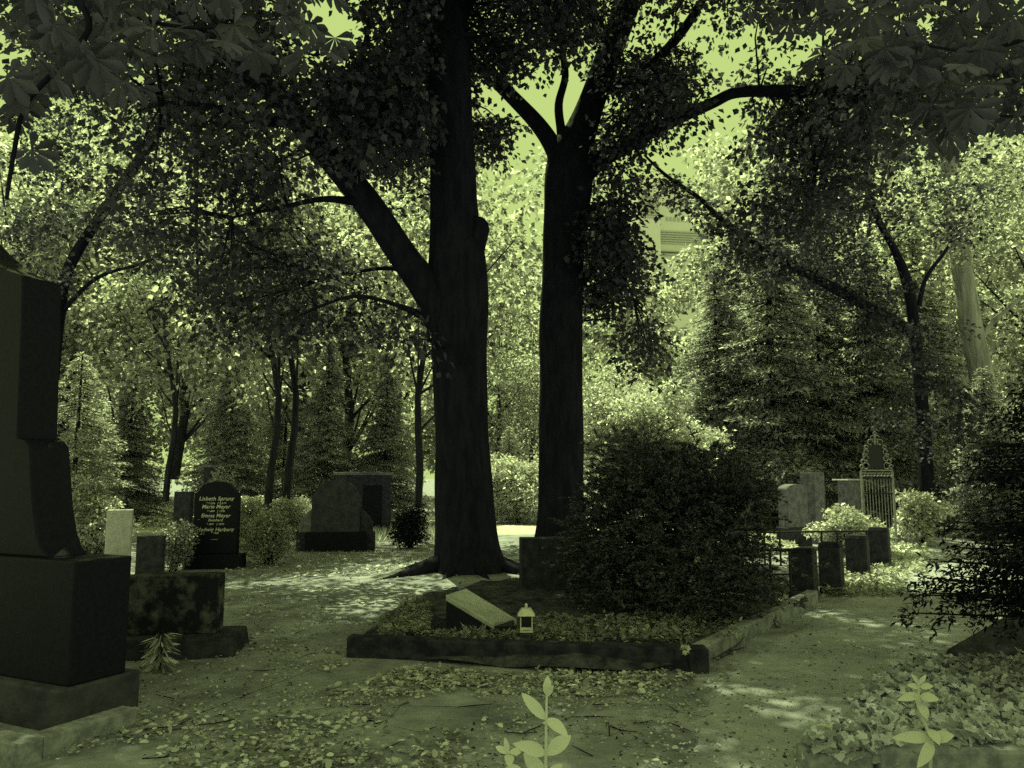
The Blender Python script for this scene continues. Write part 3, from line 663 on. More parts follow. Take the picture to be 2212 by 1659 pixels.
# tall black monument, left edge
def monument():
    a = R(-25); c0 = G(300, 1530); bx, by = c0.x, c0.y
    t = thing('tall_monument', 'tall black grave monument cut off by the left edge', 'monument', (bx, by, 0), a)
    # local: x to the right along the front, y to the back; back right corner of the foot at the origin
    ux = Vector((cos(a), sin(a), 0)); uy = Vector((-sin(a), cos(a), 0)); o_ = Vector((bx, by, 0))
    def pl(px, py, yl):                 # pixel -> (w, z) on the local plane y = yl, w = distance left of the origin
        d = ray(px, py); p0 = o_ + uy*yl - Vector((0, 0, EYE)); tt = p0.dot(uy)/d.dot(uy); q = Vector((0, 0, EYE)) + d*tt - o_
        return -q.dot(ux), q.z
    wb, zb = pl(286, 1200, -.10); Wd = 3.0; zf = pl(292, 1450, -.05)[1]
    MB().box(-Wd-.1, 0, -.60, 0, -.05, zf).build('foot', M['stone_dark'], t, bevel=.015)
    MB().box(-Wd, -wb, -.52, -.10, zf, zb).build('base_block', M['granite'], t, bevel=.012)
    ps = [(192, 1200), (178, 1180), (168, 1150), (160, 1100), (156, 1050), (153, 1000), (150, 968), (142, 955), (125, 950), (126, 900), (132, 720), (133, 614), (122, 611), (100, 605), (72, 590), (48, 572), (22, 548), (0, 525), (-30, 505)]
    half = [pl(x_, y_, -.16) for x_, y_ in ps]; half[0] = (half[0][0], zb)
    c = half[-1][0] + .2; half.append((c, half[-1][1] + .03))
    pts = [(-w, z) for w, z in half] + [(-(2*c - w), z) for w, z in half[-2::-1]]
    MB().prism(pts, -.46, -.16).build('stele', M['granite'], t, bevel=.012)
monument()
def lkerb():
    t = thing('grave_kerb', 'angled stone kerb of the grave in front of the tall black monument', 'kerb', tuple(G(92, 1640)), R(-25))
    MB().box(-.14, 0, .0, .62, -.05, .12).build('side_stone', M['kerb_pale'], t, bevel=.015)
    MB().box(-2.2, .003, -.14, .0, -.05, .123).build('front_stone', M['kerb_pale'], t, bevel=.015)
lkerb()
# low mottled block on its plinth
def block():
    t = thing('mottled_stone_block', 'low mottled stone block on a wide plinth, right of the tall black monument', 'gravestone', (atx(379, 7.3), 7.25, 0), R(6))
    MB().box(-.42, .62, -.34, .3, -.05, .17, .03, .03).build('plinth', M['granite_grey'], t, bevel=.02)
    MB().box(-.40, .40, -.12, .14, .17, .69).build('block', M['mottled'], t, bevel=.01)
block()
t = thing('withered_fern', 'withered drooping plant in front of the low mottled block', 'plant', tuple(G(345, 1448)))
n = 90; ang = rng.uniform(0, 2*pi, n); k_ = rng.random(n)
obj('leaves', leafmesh('leaves', [(OVAL, np.stack([.04*np.cos(ang), .04*np.sin(ang), .04 + .26*k_], 1), np.stack([np.cos(ang), np.sin(ang), -.9 + .9*rng.random(n)], 1), np.tile([0, 0, 1.], (n, 1)) + .5*rng.normal(size=(n, 3)), .13, .022)]), M['litter'], t)
MB().tube([Vector((0, 0, -.03)), Vector((.01, 0, .15)), Vector((0, .01, .32))], [.006, .005, .003], 6).build('stem', M['bark_mid'], t)

def stone(name, label, px0, px1, pyb, pyt, th, m, rz=0.0, bevel=.01, plinth=None, arch=None, cat='gravestone', Y=None, cap=None, group=None, lean=0.0, pm=None):
    Yb = Y or G((px0+px1)/2, pyb).y; x0, x1 = atx(px0, Yb), atx(px1, Yb); zt = P((px0+px1)/2, pyt, Yb).z
    zb = P((px0+px1)/2, pyb, Yb).z if Y else 0
    w = (x1-x0)/2/max(.5, cos(rz)); t = thing(name, label, cat, ((x0+x1)/2, Yb, 0), rz, group); t.rotation_euler[1] = lean
    z0 = -.05
    if plinth:
        MB().box(-w-plinth[0], w+plinth[0], -plinth[2], th+plinth[2], -.05, plinth[1]).build('plinth', pm or m, t, bevel=bevel); z0 = plinth[1]
    if arch:
        sh, dip = arch                          # shoulder height below top, shoulder inset
        pts = [(-w, z0), (w, z0), (w, zt-sh)]
        if dip: pts.append((w-dip, zt-sh+.02))
        r = w - dip; k = 14
        for i in range(1, k):
            a = pi*i/k; pts.append((r*cos(a), zt-sh + (.02 if dip else 0) + (sh-(.02 if dip else 0))*sin(a)))
        if dip: pts.append((-w+dip, zt-sh+.02))
        pts.append((-w, zt-sh))
        MB().prism(pts, 0, th).build('tablet', m, t, bevel=bevel)
    else:
        MB().box(-w, w, 0, th, z0, zt).build('tablet', m, t, bevel=bevel)
    if cap: MB().box(-w-cap[0], w+cap[0], -cap[0], th+cap[0], zt+.002, zt+cap[1], .01, .01).build('cap', cap[2], t, bevel=.005)
    return t, w, zt
stone('small_slab', 'small dark slab between the tall monument and the inscribed black headstone', 292, 347, 1250, 1158, .14, M['granite_grey'], R(8))
stone('pale_gravestone', 'pale square gravestone lit on its left side', 230, 276, 1208, 1102, .42, M['stone_pale'], R(24))
stone('low_grey_stone', 'low grey stone behind the pale square gravestone', 238, 304, 1120, 1076, .2, M['stone_mid'], R(4))
stone('narrow_dark_stone', 'narrow dark upright stone just behind the left edge of the inscribed headstone', 369, 406, 1135, 1062, .15, M['granite_grey'], Y=15.6)
stone('capped_pillar', 'short square pillar with a pointed cap behind the inscribed black headstone', 432, 460, 1130, 1010, .3, M['granite_grey'], Y=17, cap=(.04, .06, M['stone_mid']), cat='pillar')
# inscribed headstone
t, w, zt = stone('inscribed_headstone', 'black headstone with shouldered round top and rows of pale lettering', 413, 508, 1229, 1040, .16, M['granite'], R(2), plinth=(.11, .25, .08), arch=(.2, .07))
def text(s, x, z, size, parent, y, shear=.25, m='letters'):
    cu = bpy.data.curves.new('inscription', 'FONT'); cu.body = s; cu.size = size; cu.align_x = 'CENTER'; cu.shear = shear; cu.offset = size*.012
    cu.extrude = .002; cu.space_character = 1.05
    o = bpy.data.objects.new('inscription', cu); C.objects.link(o); cu.materials.append(M[m]); o.parent = parent
    o.location = (x, y, z); o.rotation_euler = (pi/2, 0, 0); bpy.context.view_layer.update()
    me = bpy.data.meshes.new_from_object(o.evaluated_get(bpy.context.evaluated_depsgraph_get())); loc = o.location.copy()
    bpy.data.objects.remove(o); o = bpy.data.objects.new('inscription', me); C.objects.link(o); o.parent = parent
    o.location = loc; o.rotation_euler = (pi/2, 0, 0)
    if not me.materials: me.materials.append(M[m])
    return o
for s, py, sz in [('Lisbeth Sprung', 1079, .095), ('* 1.5.06   † 9.2.75', 1089, .045), ('Marie Meyer', 1097, .09), ('* 1889   † 1970', 1107, .045), ('Emma Meyer', 1117, .09), ('Reinhard', 1127, .065), ('* 1891   † 1973', 1136, .045),
                  ('Hedwig Harburg', 1148, .09), ('* 1905', 1156, .045), ('____', 1167, .06)]:
    text(s, .0, P(460, py, 13.1).z - sz*.3, sz, t, -.004)
# arched headstone with side wing and wide base
def arched():
    Yb = G(730, 1191).y; x0 = atx(724, Yb); k = Yb/F
    t = thing('arched_headstone', 'arched dark headstone with a scrolled wing on a wide black base', 'gravestone', (x0, Yb, 0), R(6))
    MB().box(-62*k, 64*k, -.12, .38, -.05, .40).build('base', M['granite'], t, bevel=.015)
    pts = [(-52*k, .4), (50*k, .4), (50*k, .4+68*k)]
    for i in range(1, 12):
        a = pi*i/12; pts.append((-1*k + 49*k*cos(a), .4+68*k + 44*k*sin(a)))
    pts.append((-52*k, .4+68*k))
    MB().prism(pts, 0, .2).build('tablet', M['stone_dark'], t, bevel=.012)
    for sg in (-1, 1):
        o = [(sg*50*k, .402), (sg*78*k, .402), (sg*76*k, .402+20*k), (sg*70*k, .402+32*k), (sg*62*k, .402+40*k), (sg*56*k, .402+46*k), (sg*50*k, .402+48*k)]
        if sg < 0: o = o[::-1]
        MB().prism(o, .03, .17).build('wing', M['stone_mid'] if sg < 0 else M['granite_grey'], t, bevel=.01)
        MB().box(sg*70*k-.12, sg*70*k+.12, .01, .3, -.05, .40).build('wing_base', M['granite_grey'], t, bevel=.01)
arched()
def tomb():
    Yb = 20.5; x0, x1 = atx(726, Yb), atx(850, Yb); zt = P(790, 1020, Yb).z
    t = thing('flat_topped_tomb', 'square dark tomb with a flat slab roof behind the arched headstone', 'tomb', ((x0+x1)/2, Yb, 0), R(30)); w = (x1-x0)/2
    MB().box(-w*.7, w*.95, 0, 1.0, -.05, zt-.08).build('wall', M['granite_grey'], t, bevel=.01)
    MB().box(-w*.76, w, -.05, 1.05, zt-.078, zt).build('roof_slab', M['stone_mid'], t, bevel=.01)
    MB().box(-w*.1, w*.6, -.012, .0, .1, zt-.35).build('door', M['granite'], t)
tomb()
stone('low_flat_stone', 'low flat stone with dead leaves just left of the thick trunk', 888, 940, 1152, 1130, .4, M['granite_grey'], R(-6))
stone('square_stone_block', 'square dark stone block right of the thick trunk, half hidden by the yew', 1126, 1300, 1290, 1163, .30, M['granite_grey'], R(5), plinth=(.05, .06, .06))
stone('rounded_headstone', 'rounded grey headstone on a plinth beyond the low iron rail', 1702, 1752, 1180, 1046, .34, M['stone_mid'], R(18), arch=(.12, .0), plinth=(.05, .42, .05), pm=M['granite_grey'])
stone('grey_pillar_stone', 'tall narrow grey stone just right of the rounded headstone', 1762, 1791, 1150, 1021, .42, M['stone_mid'], R(30), Y=18.6)
stone('slab_capped_stone', 'grey stone with a thin flat slab cap in front of the iron gate', 1835, 1868, 1130, 1038, .34, M['stone_mid'], R(24), Y=19.5, cap=(.09, .035, M['stone_pale']))
# four block pillars along the path, with iron rails
PG = 'square grave pillars in a row along the path'
for (a, b, yb, yt), lab in zip([(1712, 1759, 1299, 1187), (1772, 1817, 1284, 1174), (1830, 1874, 1252, 1158), (1880, 1920, 1232, 1141)],
        ['nearest of the four square dark pillars beside the path', 'second nearest of the four square dark pillars beside the path', 'third of the four square dark pillars beside the path', 'farthest of the four square dark pillars beside the path']):
    Yb = G(a, yb).y; x0, x1 = atx(a, Yb), atx(b, Yb); zt = P(a, yt, Yb).z; w = (x1-x0)/2
    t = thing('square_pillar', lab, 'pillar', ((x0+x1)/2, Yb, 0), R(-34), PG)
    MB().box(-w, w, 0, .24, -.08, zt-.05).build('shaft', M['granite_grey'], t, bevel=.008)
    MB().box(-w-.004, w+.004, -.004, .244, zt-.048, zt+.01, .03, .03).build('cap', M['kerb'], t, bevel=.006)
def rail(name, label, pa, pb, Ya, Yb_, tops, bots, posts):
    A_ = P(pa[0], pa[1], Ya); B_ = P(pb[0], pb[1], Yb_)
    t = thing(name, label, 'railing', (A_.x, A_.y, 0))
    o = Vector((A_.x, A_.y, 0)); a = A_ - o; b = B_ - o
    MB().tube([a, b], [.018, .018], 8).build('top_bar', M['iron'], t)
    if bots:
        d = Vector((0, 0, bots)); MB().tube([a - d, b - d], [.015, .015], 8).build('bottom_bar', M['iron'], t)
    for s in posts:
        p = a.lerp(b, s); MB().tube([Vector((p.x, p.y, -.05)), p], [.018, .018], 8).build('post', M['iron'], t)
rail('iron_rail', 'low iron rail left of the nearest square pillar', (1540, 1190), (1712, 1187), 10.1, 9.8, 0, .30, (.12, .5, .72, .96))
rail('iron_rail', 'iron rail farther back reaching to the farthest square pillar', (1650, 1150), (1876, 1147), 13.0, 13.0, 0, .3, (.0, .15, .55, .7, .98))
# ornate iron gate
def gate():
    Yg = 17.5; k = Yg/F; x0 = atx(1903, Yg)
    t = thing('ornate_iron_gate', 'ornate iron grave gate with a dark plaque and crown of scrolls', 'gate', (x0, Yg, 0), R(-3)); Z = lambda py: P(1900, py, Yg).z
    MB().box(-17*k, 17*k, 0, .03, Z(1012), Z(962)).build('plaque', M['iron'], t)
    for sg in (-1, 1): MB().box(sg*33*k-.02, sg*33*k+.02, -.02, .02, -.05, Z(1018)).build('post', M['iron_pale'], t)
    for py in (1016, 1034, 1066): MB().box(-34*k, 34*k, -.012, .012, Z(py)-.015, Z(py)+.015).build('crossbar', M['iron_pale'] if py == 1016 else M['iron'], t)
    for i in range(10):
        x = (-28 + 6.2*i)*k; MB().tube([Vector((x, .03, .05)), Vector((x, .03, Z(1034)))], [.008, .008], 6).build('bar', M['iron_pale'], t)
    def ring(mb, x, z, r, a0=0, a1=2*pi, rr=.012):
        mb.tube([Vector((x + r*cos(a), -.01, z + r*sin(a))) for a in np.linspace(a0, a1, 12)], [rr]*12, 5)
    mb = MB()
    for i in range(9): ring(mb, (-28 + 7*i)*k, Z(1025), .038)
    for sg in (-1, 1):
        for q, (dx, py, r) in enumerate([(22, 1006, .07), (27, 997, .05), (21, 990, .06), (20, 976, .05), (19, 966, .04), (31, 1008, .04), (24, 984, .035)]): ring(mb, sg*dx*k, Z(py), r, 0, 5.2)
        ring(mb, sg*10*k, Z(955), .06, 0, 5); ring(mb, sg*5*k, Z(945), .045, 0, 5)
    mb.tube([Vector((0, 0, Z(960))), Vector((0, 0, Z(930)))], [.02, .008], 6); ring(mb, 0, Z(936), .035)
    mb.build('scrollwork', M['iron_pale'], t)
gate()

# ------------------------------------------------------------------ grave bed in the middle
def bed():
    a = G(748, 1420); b = G(1506, 1448); c = G(1768, 1303); d = G(1950, 1236); e = G(1120, 1300)
    t = thing('grave_bed_kerb', 'long dark stone kerb enclosing the grave bed under the yew', 'kerb')
    def bar(p, q, wd, h, name, m, ext=0):
        u_ = (q - p).normalized(); n_ = Vector((-u_.y, u_.x, 0)); L_ = (q - p).length
        k = max(2, int(L_/.25)); v = []; f = []
        for i in range(k+1):
            s = p + u_*(L_*i/k); wz = .006*noise.noise(s*3)
            for (o_, z) in ((0, -.06), (0.0, h-.015), (.015, h), (wd-.015, h), (wd, h-.015), (wd, -.06)):
                pt = s + n_*(o_ + .006*noise.noise(s*2.1 + Vector((0, 0, o_)))); v.append((pt.x, pt.y, z + (wz if z > 0 else 0)))
        for i in range(k):
            for j in range(5): q0 = i*6+j; f.append((q0, q0+6, q0+7, q0+1))
        f.append((0, 1, 2, 3, 4, 5)); f.append(tuple(k*6+j for j in (5, 4, 3, 2, 1, 0)))
        mb_ = MB(); mb_.add(v, f); return mb_.build(name, m, t)
    bar(a, b, .16, .17, 'front_kerb', M['kerb'])
    u_ = (c-b).normalized()
    bar(b + u_*.1, c, .14, .155, 'side_kerb', M['kerb_pale'])
    MB().box(-.07, .09, -.05, .13, -.06, .18).build('corner_stone', M['kerb'], t, bevel=.01).location = b
    f_ = G(1490, 1318); bar(f_, c - Vector((.12, 0, 0)), .12, .14, 'cross_kerb', M['granite_grey'])
    # soil
    pts = [a + Vector((.05, .1, 0)), b + Vector((-.02, .1, 0)), c + Vector((-.5, .1, 0)), d + Vector((-.9, .1, 0)), G(1500, 1235), G(1110, 1262), G(900, 1300), G(800, 1360)]
    cen = sum(pts, Vector())/len(pts); v = [(cen.x, cen.y, .13)]; f = []; rings = 14; m_ = 96
    per = crom([tuple(p) for p in pts + pts[:1]], 12)[:-1]; m_ = len(per)
    for r in range(1, rings+1):
        s = r/rings
        for i in range(m_):
            x = cen.x + (per[i][0]-cen.x)*s; y = cen.y + (per[i][1]-cen.y)*s
            v.append((x, y, (.11 if s < .95 else .02) + .05*noise.noise(Vector((x*2.5, y*2.5, 0))) + .02*noise.noise(Vector((x*8, y*8, 0)))))
    for i in range(m_): f.append((0, 1+i, 1+(i+1) % m_))
    for r in range(rings-1):
        for i in range(m_): p0 = 1+r*m_; f.append((p0+i, p0+m_+i, p0+m_+(i+1) % m_, p0+(i+1) % m_))
    me = bpy.data.meshes.new('grave_soil'); me.from_pydata(v, [], f); me.update()
    tag(obj('grave_soil', me, M['soil'], smooth=True), kind='structure')
bed()
def on_plane(n, px, py, z, h, tmpl, L, Wd, up=.3, flat=1.0):
    a = rng.uniform(*px, n); b = rng.uniform(*py, n); pos = np.array([tuple(G(i, j, z)) for i, j in zip(a, b)]); pos[:, 2] += h*rng.random(n)
    ax = rng.normal(size=(n, 3)); ax[:, 2] = abs(ax[:, 2])*up; nr = rng.normal(size=(n, 3))*.4*flat + np.array([0, 0, 1]); s = .6 + .7*rng.random(n)
    return (tmpl, pos, ax, nr, L*s, Wd*s)
tag(obj('grave_ground_cover', leafmesh('gc', [on_plane(900, (820, 930), (1345, 1385), .12, .10, IVY, .045, .045), on_plane(600, (930, 1120), (1366, 1388), .11, .05, IVY, .04, .04), on_plane(1200, (1150, 1500), (1340, 1392), .12, .09, IVY, .045, .045),
    on_plane(500, (860, 930), (1290, 1345), .1, .06, IVY, .04, .04), on_plane(900, (1380, 1600), (1325, 1385), .12, .08, OVAL, .05, .025)]), M['broad']), kind='stuff')
# sloping tablet
def sloping():
    t = thing('sloping_tablet', 'polished sloping stone tablet on a wedge, left of the small lantern', 'gravestone', (-.68, 7.5, 0))
    O = Vector((-.68, 7.5, 0))
    FL = P(962, 1284, 7.5) - O; BL = P(1006, 1270, 7.95) - O; FR = P(1066, 1347, 7.48) - O; BR = P(1118, 1338, 7.9) - O
    def quad(dz, ins=0.0):
        c = (FL+BL+FR+BR)/4; return [tuple((p - c)*(1-ins) + c + Vector((0, 0, dz))) for p in (FL, FR, BR, BL)]
    MB().add(quad(-.06) + quad(0), [(3, 2, 1, 0), (4, 5, 6, 7), (0, 1, 5, 4), (1, 2, 6, 5), (2, 3, 7, 6), (3, 0, 4, 7)]).build('tablet', M['tablet'], t, bevel=.012)
    top = quad(-.063, .03); bot = [(p[0], p[1], .06) for p in top]
    MB().add(bot + top, [(3, 2, 1, 0), (4, 5, 6, 7), (0, 1, 5, 4), (1, 2, 6, 5), (2, 3, 7, 6), (3, 0, 4, 7)]).build('wedge', M['granite'], t)
    MB().box(-.13, .70, -.012, .40, .02, .175).build('plinth', M['granite'], t, bevel=.01)
sloping()
# lantern
def lantern():
    Yl = 7.2; x0 = atx(1137, Yl); t = thing('grave_lantern', 'small roofed grave lantern on a thin stake beside the sloping tablet', 'lantern', (x0, Yl, 0)); k = .82*Yl/F
    Z = lambda py: P(1137, py, Yl).z
    z0, z1, z2 = Z(1359), Z(1329), Z(1310)
    MB().box(-13*k, 13*k, -13*k, 13*k, z0, z1).build('glass', M['glass'], t)
    mb = MB()
    for sx in (-1, 1):
        for sy in (-1, 1): mb.box(sx*14.5*k-.005, sx*14.5*k+.005, sy*14.5*k-.005, sy*14.5*k+.005, z0-.01, z1)
    mb.box(-16*k, 16*k, -16*k, 16*k, z0-.02, z0-.006); mb.box(-15*k, 15*k, -14*k-.006, -14*k+.002, z0, z0+.025)
    mb.build('frame', M['zinc'], t)
    r0 = 23*k; r1 = 12*k; v = [(-r0, -r0, z1+.002), (r0, -r0, z1+.002), (r0, r0, z1+.002), (-r0, r0, z1+.002), (-r1, -r1, z1+(z2-z1)*.8), (r1, -r1, z1+(z2-z1)*.8), (r1, r1, z1+(z2-z1)*.8), (-r1, r1, z1+(z2-z1)*.8)]
    MB().add(v, [(3, 2, 1, 0), (4, 5, 6, 7), (0, 1, 5, 4), (1, 2, 6, 5), (2, 3, 7, 6), (3, 0, 4, 7)]).build('roof', M['zinc'], t, bevel=.004)
    MB().tube([Vector((0, 0, z1+(z2-z1)*.8)), Vector((0, 0, z2)), Vector((0, 0, z2+.012)), Vector((0, 0, z2+.03))], [.02, .011, .016, .004], 8).build('finial', M['zinc'], t, smooth=True)
    MB().tube([Vector((.03, 0, z0-.015)), Vector((.035, -.01, -.06))], [.005, .005], 6).build('stake', M['iron_pale'], t)
lantern()
def tuft(label, px, py, h, n, m, lean=.55, wd=.011, z=.1, name='grass_tuft'):
    g = G(px, py, z); t = thing(name, label, 'plant', tuple(g)); ax = lean*rng.normal(size=(n, 3)); ax[:, 2] = .8
    pos = np.stack([.03*rng.normal(size=n), .03*rng.normal(size=n), np.full(n, -.02)], 1); nr = rng.normal(size=(n, 3)); s = .5 + .6*rng.random(n)
    obj('blades', leafmesh('blades', [(KITE, pos, ax, nr, h*s, wd)]), m, t); return t
tuft('grassy tuft in the grave bed right of the lantern', 1215, 1385, .26, 90, M['broad'])
tuft('smaller grassy tuft near the middle of the front kerb', 1262, 1402, .17, 60, M['broad'])
tuft('pale arching plant right in front of the sloping tablet', 1030, 1372, .20, 70, M['grass'], .8, .02)
tuft('pale drooping plant beside the lantern stake', 1068, 1362, .14, 40, M['grass'], .9, .02)
tuft('dry leafy sprig at the left end of the long kerb', 822, 1410, .15, 30, M['litter'], .9, .025, .02)
tuft('grassy tuft at the foot of the iron rail', 1690, 1300, .16, 60, M['broad'], .5, .01, .05)
tuft('small pale tuft by the corner stone of the long kerb', 1478, 1392, .13, 12, M['grass'], .3, .01)
# pale blossom heads near the bush
for px, py, lab in [(1508, 1210, 'pale flower cluster low on the right side of the yew bush'), (1480, 1402, 'round pale seed head on the corner stone of the long kerb')]:
    g = P(px, py, 8.3 if py < 1300 else 6.35); t = thing('pale_flower', lab, 'flower', tuple(g)); n = 40; d_ = unit(rng.normal(size=(n, 3)))
    obj('petals', leafmesh('petals', [(KITE, d_*.01, d_, rng.normal(size=(n, 3)), .04, .022)]), M['shoot'], t)
    MB().tube([Vector((0, 0, 0)), Vector((.02, .05, -.2 if py < 1300 else -.05))], [.003, .003], 5).build('stem', M['bark_mid'], t)

# ------------------------------------------------------------------ ivy bed, lower right
def ivybed():
    t = thing('ivy_bed_kerb', 'worn kerb stones edging the ivy bed in the lower right corner', 'kerb')
    g1 = G(1742, 1625, .13); g2 = G(1884, 1624, .13); g3 = G(1896, 1612, .17)
    MB().box(g1.x, g2.x, g1.y-.02, g1.y+.17, -.05, .13).build('kerb_stone', M['kerb_pale'], t, bevel=.02)
    MB().box(g3.x, g3.x+1.3, g3.y-.03, g3.y+.19, -.05, .165).build('kerb_stone', M['kerb_pale'], t, bevel=.025)
    g5 = G(1985, 1452); MB().box(g5.x, g5.x+.8, g5.y-.05, g5.y+.1, -.05, .10).build('back_stone', M['kerb'], t, bevel=.015)
    # ivy
    pts = []; N = 5400
    while len(pts) < N:
        px = rng.uniform(1745, 2330); py = rng.uniform(1425, 1640)
        edge = 1600 - (px-1745)*.72 + 26*noise.noise(Vector((px*.02, 0, 5)))     # upper-left outline of the patch
        if py < edge or py < 1432 + 20*noise.noise(Vector((px*.03, 2, 5))): continue
        g = G(px, py, .1); bump = .06 + .06*noise.noise(Vector((g.x*3, g.y*3, 9)))
        pts.append((g.x, g.y, max(.02, .1 + bump*rng.random()*1.4)))
    pos = np.array(pts); n = len(pos); ax = rng.normal(size=(n, 3)); ax[:, 2] = -.35; ax[:, 1] -= .3
    nr = rng.normal(size=(n, 3))*.38 + np.array([0, -.45, 1]); s = .6 + .7*rng.random(n)
    tag(obj('ivy', leafmesh('ivy', [(IVY, pos, ax, nr, .056*s, .062*s)]), M['ivy']), kind='stuff')
    me = MB(); poly = [G(1790, 1606), G(1850, 1545), G(1930, 1478), G(2010, 1448), G(2400, 1440), G(2500, 1640), G(1800, 1640)]
    me.slab([(p.x, p.y) for p in poly][::-1], -.02, .075); tag(me.build('ivy_soil', M['soil']), kind='structure')
ivybed()
g = G(2190, 1425); t = thing('fallen_slab', 'dark slanting stone slab under the fir at the right edge', 'gravestone', tuple(g), R(24)); 
MB().add([(-.42, -.1, -.02), (.6, -.1, -.02), (.6, .35, -.02), (-.42, .35, -.02), (-.40, -.08, .03), (.6, -.08, .26), (.6, .33, .34), (-.40, .33, .06)], [(3,2,1,0),(4,5,6,7),(0,1,5,4),(1,2,6,5),(2,3,7,6),(3,0,4,7)]).build('slab', M['granite_grey'], t, bevel=.01)

# young shoots with large pale leaves
def shoot(label, pts, leaves, Yd, foot):
    b = Vector((foot[0], foot[1], 0)); t = thing('young_shoot', label, 'plant', tuple(b))
    path = [Vector((0, 0, -.05))] + [P(px, py, Yd) - b for px, py in pts]
    MB().tube([path[0]] + [Vector(q) for q in crom([tuple(p) for p in path[1:]], 4)], [.006] + [.0045*Yd/2.07 - .0025*i/(4*len(pts)) for i in range(4*(len(path)-2)+1)], 8).build('stem', M['shoot'], t, smooth=True)
    for (ax_, ay_, bx_, by_, wpx, dY, roll) in leaves:
        a = P(ax_, ay_, Yd) - b; e = P(bx_, by_, Yd + dY) - b; L_ = (e-a).length
        nr = np.array([[.25*roll, -1.0 + .0*roll, .55]])
        tv = []; k = 9
        for i in range(k):
            v_ = i/(k-1); wv = .5*(sin(pi*min(1, v_**.85))**.8) if 0 < i < k-1 else 0.0
            arch = .22*sin(pi*v_)
            tv += [(-wv, v_, arch + .18*wv), (0, v_, arch - .03), (wv, v_, arch + .18*wv)]
        tf = []
        for i in range(k-1):
            q = 3*i; tf += [(q, q+1, q+4, q+3), (q+1, q+2, q+5, q+4)]
        me = leafmesh('leaf', [((np.array(tv), tf), np.array([tuple(a)]), np.array([tuple(e-a)]), nr, L_, wpx/F*Yd)])
        obj('leaf', me, M['shoot'], t, smooth=True)
shoot('tall young shoot with big pale leaves standing in the foreground', [(1178, 1700), (1179, 1640), (1180, 1560), (1181, 1500), (1182, 1475)],
      [(1181, 1502, 1183, 1458, 18, 0, 0), (1180, 1505, 1196, 1478, 10, -.04, 1), (1180, 1556, 1126, 1496, 24, .04, -.5), (1181, 1552, 1228, 1592, 24, -.05, .6), (1179, 1628, 1106, 1606, 28, -.05, .2), (1180, 1632, 1234, 1588, 30, .04, -.3),
       (1178, 1680, 1130, 1626, 30, .02, -.3), (1178, 1690, 1215, 1650, 24, .04, .3)], 2.07, (atx(1177, 2.07), 2.09))
shoot('low pale shoot left of the tall foreground shoot', [(1104, 1760), (1102, 1700), (1100, 1650), (1098, 1622)],
      [(1098, 1625, 1090, 1592, 11, 0, 0), (1098, 1628, 1070, 1612, 14, .02, .3), (1099, 1630, 1100, 1660, 20, -.06, .3), (1099, 1626, 1128, 1622, 14, .03, .2), (1100, 1650, 1140, 1700, 24, -.03, .2)], 2.0, (atx(1103, 2.0), 2.0))
shoot('leafy pale shoot rising out of the ivy bed', [(2012, 1600), (2000, 1568), (1985, 1535), (1984, 1500), (1984, 1476)],
      [(1984, 1478, 1967, 1455, 9, 0, 0), (1984, 1478, 2001, 1457, 9, 0, 0), (1984, 1485, 1958, 1480, 12, -.02, .2), (1986, 1484, 2017, 1482, 13, -.02, .2), (1985, 1500, 1937, 1513, 17, -.05, .3), (1986, 1505, 2030, 1512, 20, -.05, .2), (1984, 1510, 1940, 1494, 10, .02, .2),
       (1985, 1520, 2003, 1555, 20, -.03, 0), (2005, 1575, 2030, 1610, 22, -.06, 0), (2010, 1594, 1925, 1594, 24, -.05, .1), (2012, 1596, 2062, 1588, 24, -.04, .2), (2014, 1600, 1980, 1660, 24, -.2, .2), (1985, 1530, 1975, 1500, 14, -.03, 0)], 3.85, (atx(2016, 3.85), 3.9))
shoot('tiny pale shoot with a row of small round leaves at the tip of the ivy', [(1796, 1580), (1792, 1572), (1775, 1566), (1760, 1570)],
      [(1790, 1574, 1796, 1562, 9, 0, 0), (1782, 1572, 1776, 1564, 11, 0, 0), (1774, 1574, 1766, 1566, 10, 0, 0), (1766, 1574, 1758, 1570, 8, 0, 0), (1790, 1576, 1800, 1578, 7, 0, 0)], 4.5, (atx(1797, 4.5), 4.55))

# ------------------------------------------------------------------ fir at the right edge
fir = conifer_proto('fir_tree', 2.6, 1.0, .55, 190, M['fir'], M['bark'], .08, L=.06, Wd=.018, droop=.22, dens=60, up=.05)
put(fir, 2400, 5.6, 'dark fir filling the right edge with drooping branches', 'fir', None, 1.0, rz=.4)
fir2 = None

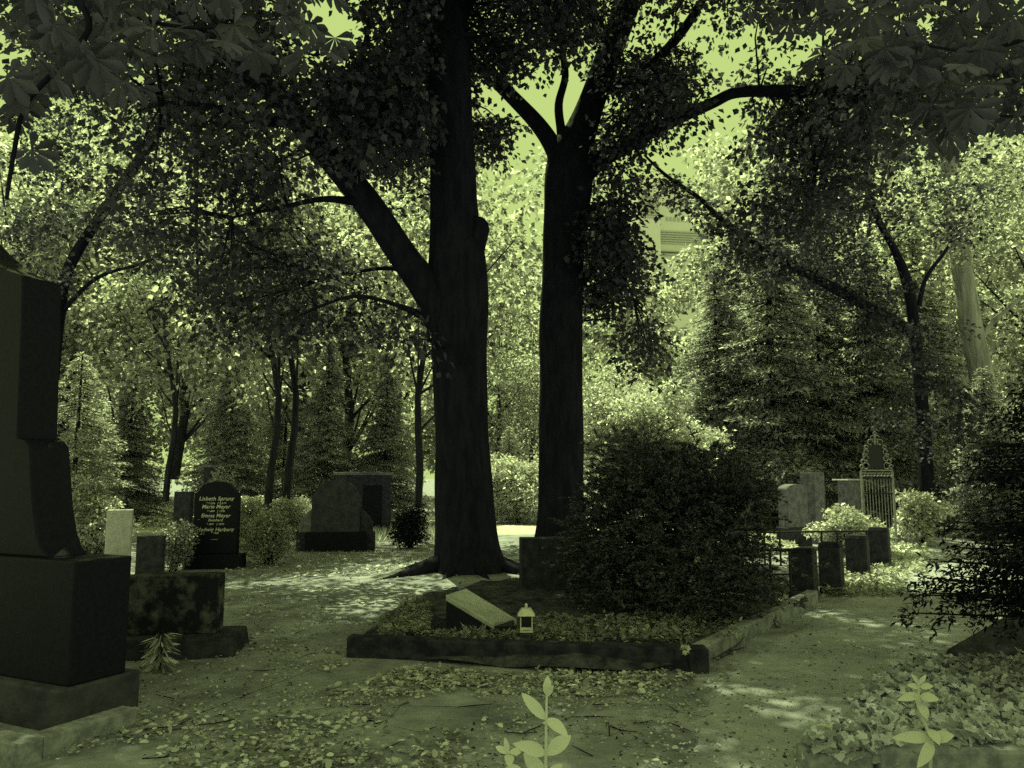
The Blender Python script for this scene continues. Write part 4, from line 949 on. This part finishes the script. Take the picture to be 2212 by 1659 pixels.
# ------------------------------------------------------------------ litter, twigs
def litter(name, regs, m):
    ps = []
    for n, px, py, L, Wd in regs:
        a = rng.uniform(*px, n); b = rng.uniform(*py, n); pos = []
        for i, j in zip(a, b):
            g = G(i, j)
            if noise.noise(Vector((g.x*1.1, g.y*1.1, 7))) + .35*rng.random() < -.02: continue
            pos.append((g.x, g.y, gh(g.x, g.y) + .012 + .015*rng.random()))
        pos = np.array(pos); n = len(pos); ax = rng.normal(size=(n, 3)); ax[:, 2] *= .2
        nr = rng.normal(size=(n, 3))*.35 + np.array([0, 0, 1]); s = .5 + .9*rng.random(n); ps.append((OVAL, pos, ax, nr, L*s, Wd*s))
    return tag(obj(name, leafmesh(name, ps), m), kind='stuff')
litter('leaf_litter', [(1500, (690, 1420), (1425, 1505), .05, .032), (900, (720, 1050), (1432, 1480), .05, .032), (1500, (150, 1000), (1540, 1700), .042, .027), (1300, (200, 2100), (1380, 1700), .038, .024),
                       (900, (250, 1250), (1240, 1420), .05, .03), (500, (1500, 2200), (1280, 1560), .04, .022), (1300, (480, 940), (1195, 1250), .06, .04), (260, (1160, 1500), (1450, 1480), .055, .035)], M['litter'])
litter('fallen_debris', [(4500, (100, 2150), (1380, 1700), .018, .012), (3000, (300, 2000), (1240, 1420), .026, .016), (2500, (600, 1500), (1420, 1530), .022, .016)], M['litter'])
litter('dark_debris', [(2500, (100, 2150), (1380, 1700), .022, .014), (1800, (300, 2000), (1240, 1420), .03, .018)], M['canopy'])
mb = MB()
for i in range(90):
    px = rng.uniform(250, 1700); py = rng.uniform(1250, 1650); g = G(px, py); a = rng.uniform(0, pi); l = rng.uniform(.05, .3)
    e = g + Vector((cos(a)*l, sin(a)*l, 0)); mid = (g+e)/2 + Vector((0, rng.normal()*.02, 0))
    mb.tube([Vector((q.x, q.y, gh(q.x, q.y)+.012)) for q in (g, mid, e)], [.003, .004, .002], 4)
tag(mb.build('fallen_twigs', M['bark']), kind='stuff')

# ------------------------------------------------------------------ far white building
def building():
    Yb = 140.0; k = Yb/F; x = lambda px: atx(px, Yb)
    t = thing('white_building', 'pale high block with rows of blinds seen far off above the trees', 'building', (x(1470), Yb, 0), R(8)); X = lambda px: x(px) - x(1470); Z = lambda py: P(1470, py, Yb).z
    MB().box(X(1385), X(1660), 0, 14, -.5, Z(395)).build('wall', M['render'], t)
    MB().box(X(1380), X(1430), -2, 13, -.5, Z(430)).build('wing', M['render'], t)
    for (a, b, y0, y1, st, yy) in [(1386, 1427, 436, 482, 6, -2), (1436, 1560, 500, 530, 5, 0), (1500, 1600, 405, 455, 7, 0)]:
        for py in np.arange(y0, y1, st): MB().box(X(a), X(b), yy-.3, yy-.003, Z(py+st*.55), Z(py)).build('blind', M['blind'], t)
    for py in (545, 552): MB().box(X(1428), X(1600), -1.0, -.003, Z(py+2), Z(py)).build('balcony_rail', M['blind'], t)
    for i in range(8): MB().box(X(1452 + 9*i), X(1457 + 9*i), -.2, -.003, Z(478), Z(470)).build('window', M['blind'], t)
building()
